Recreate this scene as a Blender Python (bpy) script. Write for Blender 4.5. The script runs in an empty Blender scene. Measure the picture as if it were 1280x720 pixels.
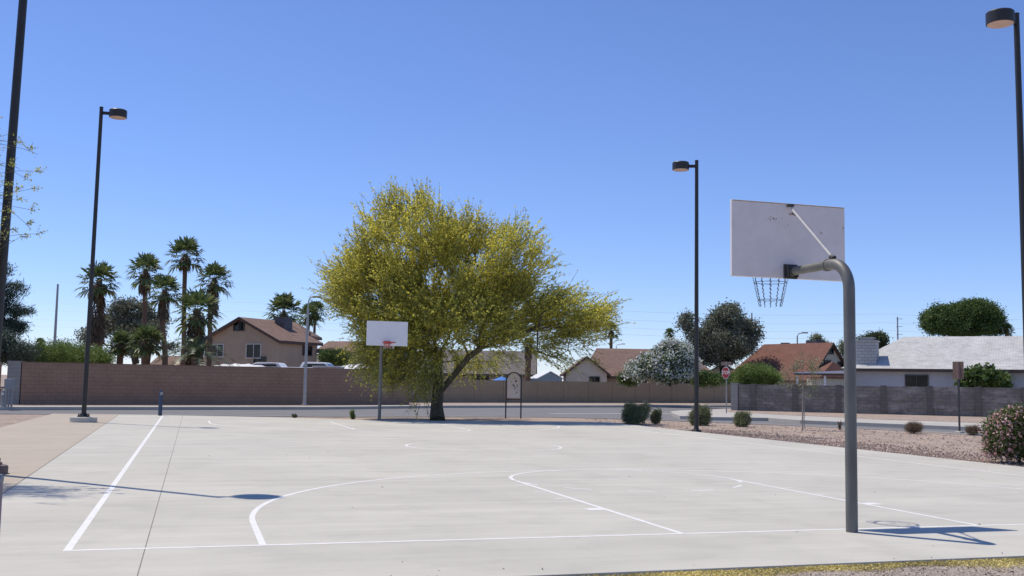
import bpy, math, random
import numpy as np
from mathutils import Vector, Matrix, noise
R = math.radians
scene = bpy.context.scene
col = scene.collection
rnd = random.Random(7)

# ------------------------------------------------------------ camera (solved from the court markings)
F = 1317.6
CAM = Vector((-6.72, -9.981, 1.509))
PITCH, ROLL, YAW = 0.0896, 0.0170, 0.2941
fw = Vector((math.sin(YAW)*math.cos(PITCH), math.cos(YAW)*math.cos(PITCH), math.sin(PITCH)))
_r = Vector((math.cos(YAW), -math.sin(YAW), 0)); _u = _r.cross(fw)
rt = _r*math.cos(ROLL)+_u*math.sin(ROLL); up = -_r*math.sin(ROLL)+_u*math.cos(ROLL)
RH = Vector((math.cos(YAW), -math.sin(YAW), 0)); FH = Vector((math.sin(YAW), math.cos(YAW), 0))
cd = bpy.data.cameras.new('camera'); cam = bpy.data.objects.new('camera', cd); col.objects.link(cam)
cd.sensor_width = 36; cd.lens = F/1280*36; cd.clip_start = .05; cd.clip_end = 6000
m = Matrix((rt, up, -fw)).transposed().to_4x4(); m.translation = CAM; cam.matrix_world = m
scene.camera = cam

def ray(x, y): return fw + rt*((x-640)/F) + up*((360-y)/F)
def G(x, y, z=0.0):
    d = ray(x, y); return CAM + d*((z-CAM.z)/d.z)
def V(x, y, D):
    """point seen at photo pixel x, y at D metres of horizontal depth from the viewpoint"""
    d = ray(x, y); return CAM + d*(D/d.dot(FH))
def depth(p): return (Vector(p)-CAM).dot(FH)

# ------------------------------------------------------------ materials
def _new(name):
    mt = bpy.data.materials.new(name); mt.use_nodes = True
    nt = mt.node_tree; return mt, nt, nt.nodes['Principled BSDF']
def N(nt, t, **k):
    n = nt.nodes.new(t)
    for a, b in k.items():
        if a.startswith('i_'): n.inputs[a[2:].replace('_', ' ')].default_value = b
        else: setattr(n, a, b)
    return n
def rgba(c): return (c[0], c[1], c[2], 1)
def ramp(nt, stops):
    n = nt.nodes.new('ShaderNodeValToRGB'); e = n.color_ramp.elements
    while len(e) < len(stops): e.new(.5)
    for i, (p, c) in enumerate(stops): e[i].position = p; e[i].color = rgba(c)
    return n
def coord(nt, scale=(1, 1, 1), kind='Object'):
    t = N(nt, 'ShaderNodeTexCoord'); mp = N(nt, 'ShaderNodeMapping'); mp.inputs['Scale'].default_value = scale
    nt.links.new(t.outputs[kind], mp.inputs[0]); return mp.outputs[0]
def mat(name, c, rough=.7, var=.15, scale=3., metal=0., bump=0., bscale=40., stretch=(1, 1, 1), fine=.0, spec=.5):
    mt, nt, b = _new(name); L = nt.links.new
    v = coord(nt, stretch)
    n1 = N(nt, 'ShaderNodeTexNoise', i_Scale=scale, i_Detail=6., i_Roughness=.6); L(v, n1.inputs['Vector'])
    lo = [x*(1-var) for x in c]; hi = [min(1, x*(1+var)) for x in c]
    rp = ramp(nt, [(.3, lo), (.7, hi)]); L(n1.outputs[0], rp.inputs[0])
    out = rp.outputs[0]
    if fine:
        n2 = N(nt, 'ShaderNodeTexNoise', i_Scale=bscale, i_Detail=4.); L(v, n2.inputs['Vector'])
        r2 = ramp(nt, [(.35, (1-fine,)*3), (.65, (1, 1, 1))]); L(n2.outputs[0], r2.inputs[0])
        mx = N(nt, 'ShaderNodeMixRGB', blend_type='MULTIPLY'); mx.inputs[0].default_value = 1
        L(out, mx.inputs[1]); L(r2.outputs[0], mx.inputs[2]); out = mx.outputs[0]
    L(out, b.inputs['Base Color'])
    b.inputs['Roughness'].default_value = rough; b.inputs['Metallic'].default_value = metal
    b.inputs['Specular IOR Level'].default_value = spec
    if bump:
        n3 = N(nt, 'ShaderNodeTexNoise', i_Scale=bscale, i_Detail=5.); L(v, n3.inputs['Vector'])
        bp = N(nt, 'ShaderNodeBump', i_Strength=bump, i_Distance=.02); L(n3.outputs[0], bp.inputs['Height']); L(bp.outputs[0], b.inputs['Normal'])
    return mt
def leafmat(name, cols, trans=.35, rough=.55):
    """cols: colours picked per leaf"""
    mt, nt, b = _new(name); L = nt.links.new
    g = N(nt, 'ShaderNodeNewGeometry')
    st = [(i/max(1, len(cols)-1), c) for i, c in enumerate(cols)]
    rp = ramp(nt, st); L(g.outputs['Random Per Island'], rp.inputs[0])
    v = coord(nt); n1 = N(nt, 'ShaderNodeTexNoise', i_Scale=.9, i_Detail=3.); L(v, n1.inputs['Vector'])
    r2 = ramp(nt, [(.35, (.7, .7, .7)), (.65, (1.15, 1.15, 1.1))]); L(n1.outputs[0], r2.inputs[0])
    mx = N(nt, 'ShaderNodeMixRGB', blend_type='MULTIPLY'); mx.inputs[0].default_value = 1
    L(rp.outputs[0], mx.inputs[1]); L(r2.outputs[0], mx.inputs[2])
    L(mx.outputs[0], b.inputs['Base Color']); b.inputs['Roughness'].default_value = rough
    b.inputs['Specular IOR Level'].default_value = .3
    tr = N(nt, 'ShaderNodeBsdfTranslucent'); L(mx.outputs[0], tr.inputs[0])
    ms = N(nt, 'ShaderNodeMixShader'); ms.inputs[0].default_value = trans
    L(b.outputs[0], ms.inputs[1]); L(tr.outputs[0], ms.inputs[2]); L(ms.outputs[0], nt.nodes['Material Output'].inputs[0])
    return mt
def brickmat(name, c1, c2, mortar, w=.4, h=.2, ms=.012, stain=(.25, .5), rough=.9, bump=.4, streak=None, kind='UV'):
    mt, nt, b = _new(name); L = nt.links.new
    v = coord(nt, (1, 1, 1), kind)
    br = N(nt, 'ShaderNodeTexBrick', i_Scale=1.); L(v, br.inputs['Vector'])
    br.inputs['Color1'].default_value = rgba(c1); br.inputs['Color2'].default_value = rgba(c2); br.inputs['Mortar'].default_value = rgba(mortar)
    br.inputs['Brick Width'].default_value = w; br.inputs['Row Height'].default_value = h; br.inputs['Mortar Size'].default_value = ms
    br.inputs['Bias'].default_value = 0
    n = N(nt, 'ShaderNodeTexNoise', i_Scale=1.1, i_Detail=6., i_Roughness=.65); L(coord(nt, (1, 1, 1), kind), n.inputs['Vector'])
    rp = ramp(nt, [(.3, (1-stain[0],)*3), (.7, (1+stain[1]*.3,)*3)]); L(n.outputs[0], rp.inputs[0])
    mx = N(nt, 'ShaderNodeMixRGB', blend_type='MULTIPLY'); mx.inputs[0].default_value = 1
    L(br.outputs[0], mx.inputs[1]); L(rp.outputs[0], mx.inputs[2]); out = mx.outputs[0]
    if streak:   # patches of the streak colour, from noise stretched along the wall
        n2 = N(nt, 'ShaderNodeTexNoise', i_Scale=.8, i_Detail=8., i_Roughness=.7); L(coord(nt, (.7, 1.9, 1), kind), n2.inputs['Vector'])
        r2 = ramp(nt, [(.5, (0, 0, 0)), (.62, (1, 1, 1))]); L(n2.outputs[0], r2.inputs[0])
        m2 = N(nt, 'ShaderNodeMixRGB'); L(r2.outputs[0], m2.inputs[0]); L(out, m2.inputs[1]); m2.inputs[2].default_value = rgba(streak); out = m2.outputs[0]
    L(out, b.inputs['Base Color']); b.inputs['Roughness'].default_value = rough
    bp = N(nt, 'ShaderNodeBump', i_Strength=bump, i_Distance=.01); L(br.outputs['Fac'], bp.inputs['Height']); bp.invert = True; L(bp.outputs[0], b.inputs['Normal'])
    return mt

def concrete(name, c, streak=.06, blotch=.07):
    mt, nt, b = _new(name); L = nt.links.new
    def nz(sc, stretch, lo, hi, p=(.3, .7), det=5.):
        n = N(nt, 'ShaderNodeTexNoise', i_Scale=sc, i_Detail=det, i_Roughness=.6); L(coord(nt, stretch), n.inputs['Vector'])
        r_ = ramp(nt, [(p[0], (lo,)*3), (p[1], (hi,)*3)]); L(n.outputs[0], r_.inputs[0]); return r_.outputs[0]
    base = N(nt, 'ShaderNodeRGB'); base.outputs[0].default_value = rgba(c); out = base.outputs[0]
    for x in (nz(.35, (1, 1, 1), 1-blotch, 1+blotch), nz(1.2, (.12, 2.6, 1), 1-streak, 1+streak), nz(9, (.06, 3., 1), 1-streak*.7, 1+streak*.5),
              nz(60, (1, 1, 1), .94, 1.03), nz(4.5, (1, 1, 1), .80, 1.0, (.22, .30), 3.), nz(1.3, (1, 1, 1), .93, 1.0, (.36, .5))):
        mx = N(nt, 'ShaderNodeMixRGB', blend_type='MULTIPLY'); mx.inputs[0].default_value = 1
        L(out, mx.inputs[1]); L(x, mx.inputs[2]); out = mx.outputs[0]
    L(out, b.inputs['Base Color']); b.inputs['Roughness'].default_value = .85; b.inputs['Specular IOR Level'].default_value = .3
    n3 = N(nt, 'ShaderNodeTexNoise', i_Scale=120., i_Detail=3.); L(coord(nt, (.3, 1, 1)), n3.inputs['Vector'])
    bp = N(nt, 'ShaderNodeBump', i_Strength=.15, i_Distance=.004); L(n3.outputs[0], bp.inputs['Height']); L(bp.outputs[0], b.inputs['Normal'])
    return mt
def gravelmat(name, cols, size=28.):
    mt, nt, b = _new(name); L = nt.links.new
    vo = N(nt, 'ShaderNodeTexVoronoi', i_Scale=size); v = coord(nt); L(v, vo.inputs['Vector'])
    sp = N(nt, 'ShaderNodeSeparateColor'); L(vo.outputs['Color'], sp.inputs[0])
    rp = ramp(nt, [(i/(len(cols)-1), c) for i, c in enumerate(cols)]); L(sp.outputs[0], rp.inputs[0])
    n = N(nt, 'ShaderNodeTexNoise', i_Scale=.8, i_Detail=8., i_Roughness=.7); L(v, n.inputs['Vector'])
    r2 = ramp(nt, [(.32, (.72, .70, .68)), (.62, (1.08, 1.06, 1.05))]); L(n.outputs[0], r2.inputs[0])
    n4 = N(nt, 'ShaderNodeTexNoise', i_Scale=7., i_Detail=5., i_Roughness=.7); L(v, n4.inputs['Vector'])
    r4 = ramp(nt, [(.34, (.74, .72, .70)), (.48, (1., 1., 1.))]); L(n4.outputs[0], r4.inputs[0])
    out = rp.outputs[0]
    for x in (r2, r4):
        mx = N(nt, 'ShaderNodeMixRGB', blend_type='MULTIPLY'); mx.inputs[0].default_value = 1
        L(out, mx.inputs[1]); L(x.outputs[0], mx.inputs[2]); out = mx.outputs[0]
    L(out, b.inputs['Base Color']); b.inputs['Roughness'].default_value = .95
    bp = N(nt, 'ShaderNodeBump', i_Strength=1., i_Distance=.02); L(vo.outputs['Distance'], bp.inputs['Height']); bp.invert = True; L(bp.outputs[0], b.inputs['Normal'])
    return mt

M = {}
M['slab'] = concrete('court_concrete', (.545, .524, .452), .065, .085)
M['walk'] = concrete('walk_concrete', (.475, .41, .325), .03, .05)
M['kerb'] = concrete('kerb_concrete', (.53, .51, .45))
M['pave'] = concrete('pavement_concrete', (.48, .455, .40), .03, .1)
M['line'] = mat('line_paint', (.85, .84, .79), .6, .04, 6., fine=.12, bscale=14., stretch=(.5, 1, 1))
M['joint'] = mat('joint_dark', (.20, .185, .17), .9)
M['gravel'] = gravelmat('pink_gravel', [(.26, .19, .14), (.39, .30, .235), (.47, .375, .30), (.56, .465, .385), (.34, .265, .21)])
M['gravel_near'] = gravelmat('near_gravel', [(.16, .12, .09), (.42, .35, .28), (.53, .46, .38), (.60, .53, .45), (.45, .38, .31)], 55.)
M['dirt'] = mat('desert_dirt', (.34, .26, .20), .95, .2, .2, bump=.3)
M['asphalt'] = mat('asphalt', (.205, .20, .198), .9, .10, .5, bump=.3, bscale=90., fine=.18)
M['bronze'] = mat('bronze_paint', (.022, .021, .019), .45, .2, 5.)
M['galv'] = mat('galvanised_steel', (.158, .158, .146), .55, .22, 6., metal=.3, stretch=(1, 1, .3), bump=.05)
M['lightpole'] = mat('light_pole_grey', (.42, .43, .42), .5, .1, 4., metal=.2)
M['steel'] = mat('grey_steel', (.30, .31, .31), .5, .1, 4., metal=.4)
M['board'] = mat('white_board', (.78, .73, .71), .55, .04, 2.5, fine=.05, bscale=9.)
M['boardf'] = mat('white_board_front', (.78, .78, .80), .45, .04, 2.5)
M['rust'] = mat('rust', (.20, .09, .03), .9, .35, 30.)
M['rodw'] = mat('pale_rod', (.62, .60, .55), .5, .1, 9.)
M['darkst'] = mat('dark_bracket', (.05, .05, .05), .6, .3, 20.)
M['red'] = mat('red_rim', (.42, .03, .025), .5, .1, 4.)
M['signred'] = mat('stop_red', (.27, .018, .024), .4, .08, 4.)
M['white'] = mat('white_paint', (.80, .80, .80), .4, .04, 3.)
M['lens'] = mat('lamp_lens', (.62, .42, .34), .35, .12, 5.)
M['blue'] = mat('blue_paint', (.03, .055, .11), .4, .1, 5.)
M['umbrella'] = mat('blue_fabric', (.06, .22, .62), .8, .06, 3.)
M['brownwall'] = brickmat('brown_block', (.345, .225, .155), (.32, .208, .143), (.25, .16, .112), .42, .2, .012, (.16, .3), bump=.15)
M['tanwall'] = brickmat('tan_block', (.35, .275, .185), (.33, .26, .17), (.28, .22, .15), .42, .2, .01, (.12, .2), bump=.12)
M['greywall'] = brickmat('grey_block', (.25, .232, .20), (.21, .195, .168), (.165, .152, .13), .42, .2, .014, (.4, .4), streak=(.34, .31, .28))
M['shadeblock'] = brickmat('shade_block', (.17, .157, .137), (.15, .138, .12), (.12, .11, .095), .42, .2, .012, (.25, .3))  # pilaster block darkened, shadow lines beside the pilasters put into its colour
M['palegrey'] = brickmat('pale_block', (.34, .33, .30), (.31, .30, .28), (.25, .25, .23), .42, .2, .012, (.15, .3))
M['bark'] = mat('dark_bark', (.085, .065, .045), .95, .35, 8., bump=.6, bscale=25., stretch=(1, 1, .4))
M['verdebark'] = mat('mottled_bark', (.10, .085, .05), .9, .45, 3., bump=.5, bscale=20.)
M['palmbark'] = mat('palm_bark', (.17, .105, .07), .95, .35, 5., bump=.8, bscale=12., stretch=(1, 1, 4))
M['deadfrond'] = leafmat('dead_frond', [(0.112, 0.063, 0.032), (0.182, 0.119, 0.063), (0.238, 0.182, 0.112)], .15)
M['palmleaf'] = leafmat('palm_leaf', [(0.083, 0.128, 0.045), (0.135, 0.195, 0.075), (0.240, 0.270, 0.105)], .25, .4)
M['palmleaf2'] = leafmat('date_leaf', [(0.070, 0.119, 0.063), (0.126, 0.182, 0.098), (0.196, 0.238, 0.140)], .2, .4)
M['vy'] = leafmat('verde_blossom', [(.80, .71, .09), (.85, .78, .14), (.76, .70, .15)], .55)
M['vg'] = leafmat('verde_leaf', [(.30, .33, .09), (.44, .46, .14), (.58, .57, .20)], .58)
M['vtwig'] = mat('green_twig', (.17, .17, .06), .7, .2, 3.)
M['euc'] = leafmat('eucalyptus_leaf', [(0.128, 0.145, 0.102), (0.204, 0.221, 0.153), (0.289, 0.289, 0.204)], .25)
M['dk'] = leafmat('dark_leaf', [(0.056, 0.080, 0.035), (0.096, 0.125, 0.056), (0.160, 0.184, 0.080)], .25)
M['mid'] = leafmat('mid_leaf', [(0.068, 0.115, 0.034), (0.108, 0.169, 0.047), (0.176, 0.243, 0.068)], .3)
M['lime'] = leafmat('light_leaf', [(0.127, 0.196, 0.046), (0.196, 0.276, 0.069), (0.253, 0.322, 0.092)], .35)
M['pine'] = leafmat('pine_needle', [(0.053, 0.083, 0.060), (0.083, 0.120, 0.083), (0.120, 0.150, 0.112)], .15)
M['sage'] = leafmat('sage_leaf', [(0.146, 0.177, 0.094), (0.250, 0.281, 0.156), (0.374, 0.395, 0.229)], .3)
M['dry'] = leafmat('dry_leaf', [(.22, .15, .12), (.30, .22, .17), (.20, .19, .10)], .3)
M['whiteflower'] = leafmat('white_flower', [(0.850, 0.850, 0.782), (0.850, 0.850, 0.850), (0.690, 0.713, 0.575)], .3)
M['pinkflower'] = leafmat('pink_flower', [(0.792, 0.374, 0.396), (0.850, 0.605, 0.605), (0.825, 0.462, 0.495)], .3)
M['petal'] = leafmat('yellow_petal', [(.72, .60, .20), (.80, .70, .30), (.64, .52, .18)], .2)
M['debris'] = leafmat('debris', [(.06, .04, .03), (.16, .10, .07), (.28, .2, .15)], .05)
def shingle(name, c, **k):
    return brickmat(name, c, tuple(x*.82 for x in c), tuple(x*.6 for x in c), .33, .16, .012, (.18, .4), bump=.5)
M['roofbrown'] = shingle('brown_shingle', (.26, .165, .125))
M['roofred'] = shingle('red_shingle', (.225, .10, .07))
M['roofgrey'] = shingle('grey_shingle', (.20, .175, .155))
M['roofwhite'] = shingle('white_shingle', (.60, .60, .57))
M['rooftan'] = shingle('tan_shingle', (.36, .29, .23))
M['stuccotan'] = mat('tan_stucco', (.49, .385, .275), .95, .08, 1.5, bump=.2)
M['stuccocream'] = mat('cream_stucco', (.62, .55, .43), .95, .08, 1.5, bump=.2)
M['stuccoblue'] = mat('pale_blue_stucco', (.50, .53, .56), .95, .05, 1.5, bump=.2)
M['brickwhite'] = brickmat('white_brick', (.50, .50, .48), (.42, .42, .40), (.30, .30, .29), .40, .2, .02, (.1, .2))
M['trim'] = mat('dark_trim', (.10, .065, .05), .7, .1)
M['wframe'] = mat('window_frame', (.68, .66, .62), .6, .05)
M['dframe'] = mat('dark_frame', (.09, .08, .075), .6, .05)
M['cooler'] = mat('cooler_metal', (.10, .10, .11), .6, .2)
M['shed'] = mat('shed_metal', (.24, .32, .37), .6, .06)
M['brownsign'] = mat('brown_sign', (.15, .10, .08), .6, .1)
M['rubber'] = mat('rubber', (.02, .02, .02), .8, .1)
M['utility'] = mat('utility_grey', (.30, .31, .31), .6, .12)
M['cloth'] = mat('tank_plastic', (.55, .5, .42), .6, .1)
mt, nt, b = _new('glass_dark'); b.inputs['Base Color'].default_value = (.02, .028, .035, 1); b.inputs['Roughness'].default_value = .08
n = N(nt, 'ShaderNodeTexNoise', i_Scale=1.5); nt.links.new(coord(nt), n.inputs['Vector']); rp = ramp(nt, [(.4, (.008, .010, .012)), (.7, (.02, .026, .028))]); b.inputs['Specular IOR Level'].default_value = .3
nt.links.new(n.outputs[0], rp.inputs[0]); nt.links.new(rp.outputs[0], b.inputs['Base Color']); M['glass'] = mt

# ------------------------------------------------------------ mesh building
class MB:
    def __init__(s): s.v = []; s.f = []; s.uv = []; s.mi = []; s.X = Matrix.Identity(4); s.slot = 0
    def add(s, vs, fs, uvs=None):
        n = len(s.v); s.v += [tuple(s.X @ Vector(a)) for a in vs]
        for k, f in enumerate(fs):
            s.f.append(tuple(i+n for i in f)); s.mi.append(s.slot)
            s.uv.append(uvs[k] if uvs else None)
        return s
    def box(s, c, d, rz=0.):
        """c centre, d size; uv in metres round the box"""
        cx, cy, cz = c; a, b_, h = d[0]/2, d[1]/2, d[2]/2; co, si = math.cos(rz), math.sin(rz)
        P = lambda x, y, z: (cx+x*co-y*si, cy+x*si+y*co, cz+z)
        vs = [P(-a, -b_, -h), P(a, -b_, -h), P(a, b_, -h), P(-a, b_, -h), P(-a, -b_, h), P(a, -b_, h), P(a, b_, h), P(-a, b_, h)]
        fs = [(0, 3, 2, 1), (4, 5, 6, 7), (0, 1, 5, 4), (1, 2, 6, 5), (2, 3, 7, 6), (3, 0, 4, 7)]
        z0, z1 = cz-h, cz+h
        u = lambda w: [(0, z0), (w, z0), (w, z1), (0, z1)]
        W, D_ = d[0], d[1]
        return s.add(vs, fs, [[(0, 0), (0, D_), (W, D_), (W, 0)], [(0, 0), (W, 0), (W, D_), (0, D_)], u(W), u(D_), u(W), u(D_)])
    def prism(s, pts, z0, z1):
        n = len(pts); vs = [(p[0], p[1], z0) for p in pts]+[(p[0], p[1], z1) for p in pts]
        ar = sum(pts[i][0]*pts[(i+1) % n][1]-pts[(i+1) % n][0]*pts[i][1] for i in range(n))
        if ar < 0:
            pts = pts[::-1]; vs = [(p[0], p[1], z0) for p in pts]+[(p[0], p[1], z1) for p in pts]
        fs = [tuple(range(n-1, -1, -1)), tuple(range(n, 2*n))]+[(i, (i+1) % n, n+(i+1) % n, n+i) for i in range(n)]
        uv = [[(pts[i][0], pts[i][1]) for i in range(n-1, -1, -1)], [(p[0], p[1]) for p in pts]]
        for i in range(n):
            w = (Vector(pts[(i+1) % n][:2])-Vector(pts[i][:2])).length; uv.append([(0, z0), (w, z0), (w, z1), (0, z1)])
        return s.add(vs, fs, uv)
    def slab(s, pts, off):
        """planar polygon thickened by the vector off; uv along its first edge / up the slope"""
        n = len(pts); P = [Vector(p) for p in pts]; off = Vector(off)
        nrm = Vector((0, 0, 0))
        for i in range(n): nrm += P[i].cross(P[(i+1) % n])
        if nrm.dot(off) > 0: P = P[::-1]; nrm = -nrm
        nrm.normalize()
        e = (P[1]-P[0]) if abs(nrm.z) > .999 else Vector((0, 0, 1)).cross(nrm); e.normalize(); g = nrm.cross(e)
        u = lambda p: (p.dot(e), p.dot(g))
        vs = P+[p+off for p in P]
        fs = [tuple(range(n)), tuple(range(2*n-1, n-1, -1))]+[(i, n+i, n+(i+1) % n, (i+1) % n) for i in range(n)]
        uv = [[u(p) for p in P], [u(p) for p in P[::-1]]]+[[u(vs[j]) for j in f] for f in fs[2:]]
        return s.add(vs, fs, uv)
    def tube(s, pts, rad, n=10, cap=True, closed=False):
        P = [Vector(p) for p in pts]; k = len(P)
        if not hasattr(rad, '__len__'): rad = [rad]*k
        vs = []; ref = None
        for i in range(k):
            if closed: t = P[(i+1) % k]-P[i-1]
            else: t = P[min(i+1, k-1)]-P[max(i-1, 0)]
            t.normalize()
            if ref is None: ref = Vector((1, 0, 0)) if abs(t.x) < .8 else Vector((0, 1, 0))
            a = (ref-t*ref.dot(t)).normalized(); b_ = t.cross(a); ref = a
            for j in range(n):
                th = 2*math.pi*j/n; vs.append(P[i]+(a*math.cos(th)+b_*math.sin(th))*rad[i])
        fs = []
        for i in range(k if closed else k-1):
            for j in range(n):
                i2 = (i+1) % k; fs.append((i*n+j, i*n+(j+1) % n, i2*n+(j+1) % n, i2*n+j))
        if cap and not closed: fs += [tuple(range(n-1, -1, -1)), tuple(range((k-1)*n, k*n))]
        return s.add(vs, fs)
    def cyl(s, c, r, h, n=24, r2=None):
        return s.tube([c, (c[0], c[1], c[2]+h)], [r, r if r2 is None else r2], n)
    def lathe(s, c, prof, n=28):
        vs = []; fs = []
        for r, z in prof:
            for j in range(n): th = 2*math.pi*j/n; vs.append((c[0]+r*math.cos(th), c[1]+r*math.sin(th), c[2]+z))
        k = len(prof)
        for i in range(k-1):
            for j in range(n): fs.append((i*n+j, i*n+(j+1) % n, (i+1)*n+(j+1) % n, (i+1)*n+j))
        fs += [tuple(range(n-1, -1, -1)), tuple(range((k-1)*n, k*n))]
        return s.add(vs, fs)
    def strip(s, pts, w, z):
        """flat ribbon along pts at height z (painted line)"""
        P = [Vector((p[0], p[1])) for p in pts]; k = len(P); vs = []
        for i in range(k):
            t = (P[min(i+1, k-1)]-P[max(i-1, 0)]).normalized(); nn = Vector((-t.y, t.x))*w/2
            a = P[i]+nn; c = P[i]-nn; vs += [(a.x, a.y, z), (c.x, c.y, z)]
        return s.add(vs, [(2*i+1, 2*i+3, 2*i+2, 2*i) for i in range(k-1)])
    def quads(s, A):
        """A: numpy (n,4,3) world quads"""
        s.Q = A if not hasattr(s, 'Q') else np.concatenate([s.Q, A]); return s
    def build(s, name, material, parent=None, smooth=False, bevel=0):
        org = Vector(parent['_o']) if parent is not None and '_o' in parent else Vector((0, 0, 0))
        me = bpy.data.meshes.new(name)
        if hasattr(s, 'Q') and len(s.Q):
            nq = len(s.Q); nv0 = len(s.v)
            v = np.concatenate([np.array(s.v, float).reshape(-1, 3), s.Q.reshape(-1, 3)]) - np.array(org)
            me.from_pydata([], [], []) if False else None
            lens = [len(f) for f in s.f]; idx = [i for f in s.f for i in f]
            loops = np.concatenate([np.array(idx, int), np.arange(nq*4)+nv0]).astype(np.int32)
            tot = np.concatenate([np.array(lens, int), np.full(nq, 4)]).astype(np.int32)
            st = np.concatenate([[0], np.cumsum(tot)[:-1]]).astype(np.int32)
            me.vertices.add(len(v)); me.vertices.foreach_set('co', v.ravel())
            me.loops.add(len(loops)); me.loops.foreach_set('vertex_index', loops)
            me.polygons.add(len(tot)); me.polygons.foreach_set('loop_start', st); me.polygons.foreach_set('loop_total', tot)
            me.update(calc_edges=True); me.validate()
        else:
            me.from_pydata([tuple(Vector(a)-org) for a in s.v], [], s.f)
            if any(s.uv):
                uvl = me.uv_layers.new(name='UVMap'); i = 0
                for f, u in zip(s.f, s.uv):
                    for q in range(len(f)):
                        uvl.data[i].uv = u[q] if u else (0, 0)
                        i += 1
            for p, k in zip(me.polygons, s.mi): p.material_index = k
        for mm in (material if isinstance(material, list) else [material]): me.materials.append(mm)
        if smooth:
            me.polygons.foreach_set('use_smooth', [True]*len(me.polygons))
            try: me.set_sharp_from_angle(angle=R(40))
            except Exception: pass
        o = bpy.data.objects.new(name, me); col.objects.link(o)
        if parent is not None:
            o.parent = parent; o['_o'] = tuple(org)
        if bevel:
            bv = o.modifiers.new('bevel', 'BEVEL'); bv.width = bevel; bv.segments = 2; bv.limit_method = 'ANGLE'
        return o

def tag(o, label, cat, group=None):
    o['label'] = label; o['category'] = cat
    if group: o['group'] = group
    return o
def thing(name, loc, label, cat, group=None):
    o = bpy.data.objects.new(name, None); col.objects.link(o); o.location = loc; o['_o'] = tuple(loc); o.empty_display_size = .2
    return tag(o, label, cat, group)
def struct(o, kind='structure'): o['kind'] = kind; return o
def copy_tree(o, parent=None):
    c = o.copy(); col.objects.link(c)
    if parent is not None: c.parent = parent
    for ch in list(o.children): copy_tree(ch, c)
    return c

# ------------------------------------------------------------ world and sun
S = Vector((.64, -.77, 0)).normalized()          # way the shadows fall
ELEV = R(63.5)
sundir = Vector((-S.x*math.cos(ELEV), -S.y*math.cos(ELEV), math.sin(ELEV)))
w = bpy.data.worlds.new('World'); scene.world = w; w.use_nodes = True
nt = w.node_tree; bg = nt.nodes['Background']
sky = nt.nodes.new('ShaderNodeTexSky'); sky.sky_type = 'NISHITA'; sky.sun_disc = False
sky.sun_elevation = ELEV; sky.sun_rotation = math.atan2(sundir.x, sundir.y); sky.altitude = 1000
sky.air_density = 1.0; sky.dust_density = 0; sky.ozone_density = 6
tn = nt.nodes.new('ShaderNodeMixRGB'); tn.blend_type = 'MULTIPLY'; tn.inputs[0].default_value = 1; tn.inputs[2].default_value = (1.0, 1.0, 1.23, 1)
nt.links.new(sky.outputs[0], tn.inputs[1]); nt.links.new(tn.outputs[0], bg.inputs[0]); bg.inputs[1].default_value = .12
ld = bpy.data.lights.new('sun', 'SUN'); ld.energy = 3.9; ld.angle = R(.53); ld.color = (1, .915, .78)
sun = bpy.data.objects.new('sun', ld); col.objects.link(sun); sun.rotation_euler = sundir.to_track_quat('Z', 'Y').to_euler()
vs = scene.view_settings; vs.view_transform = 'Standard'; vs.look = 'None'; vs.exposure = 0.; vs.gamma = 1

# ------------------------------------------------------------ the setting
struct(MB().add([(-3000, -3000, -.22), (3000, -3000, -.22), (3000, 3000, -.22), (-3000, 3000, -.22)], [(0, 1, 2, 3)]).build('ground', M['dirt']))
kerbpx = [(-60, 516), (64, 516.8), (200, 518), (400, 520.3), (550, 520.3), (680, 520.5), (780, 523), (890, 527), (1000, 531.5), (1140, 538), (1280, 546), (1400, 553)]
kl = [(-60, 31.5), (-25, 35.5)] + [tuple(G(*a)[:2]) for a in kerbpx[1:]] + [(21.2, 5), (22, -40)]
# park ground: near gravel close to the viewpoint, pink gravel elsewhere
park = kl + [(-60, -40)]
struct(MB().prism(park, -.21, -.045).build('gravel_bed', M['gravel']))
struct(MB().prism([(-30, -12), (-30, -1.95), (14, -1.84), (16, -12)], -.10, -.035).build('near_gravel', M['gravel_near']))
# court slab
far = [(9.35, 29.5), (7.4, 29.85), (2.9, 30.0), (.25, 30.1), (-1.8, 31.5), (-4.8, 33.2), (-7.8, 34.3), (-9.32, 34.5)]
struct(MB().prism([(-8.85, -1.98), (9.35, -1.80)]+far, -.2, 0).build('court_slab', M['slab'], bevel=.006))
struct(MB().prism([(-11.8, -2.5), (-8.853, -2.2), (-8.854, 0), (-9.324, 34.5), (-9.324, 34.7), (-11.8, 34.9)], -.18, -.004).build('path', M['walk']))
mb = MB()
n = len(kl)
mb.strip(kl, .16, -.008)
kv = []
for side in (1, -1):
    for i in range(n):
        a = Vector(kl[i]); t = (Vector(kl[min(i+1, n-1)])-Vector(kl[max(i-1, 0)])).normalized(); q = a+Vector((-t.y, t.x))*.08*side
        kv.append(q)
for side in range(2):
    for i in range(n-1):
        a, b_ = kv[side*n+i], kv[side*n+i+1]
        mb.add([(a.x, a.y, -.21), (b_.x, b_.y, -.21), (b_.x, b_.y, -.008), (a.x, a.y, -.008)], [(0, 1, 2, 3)])
struct(mb.build('kerb', M['kerb']))
# road: everything between the park and the walls
road = kl + [(120, -40), (120, 130), (-80, 130), (-80, 31)]
struct(MB().prism(road, -.21, -.17).build('road', M['asphalt']))
struct(MB().strip([G(688, 517.2, -.16)[:2], G(760, 517, -.16)[:2], G(846, 516.5, -.16)[:2]], .6, -.162).build('road_gutter', M['kerb']))
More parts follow.
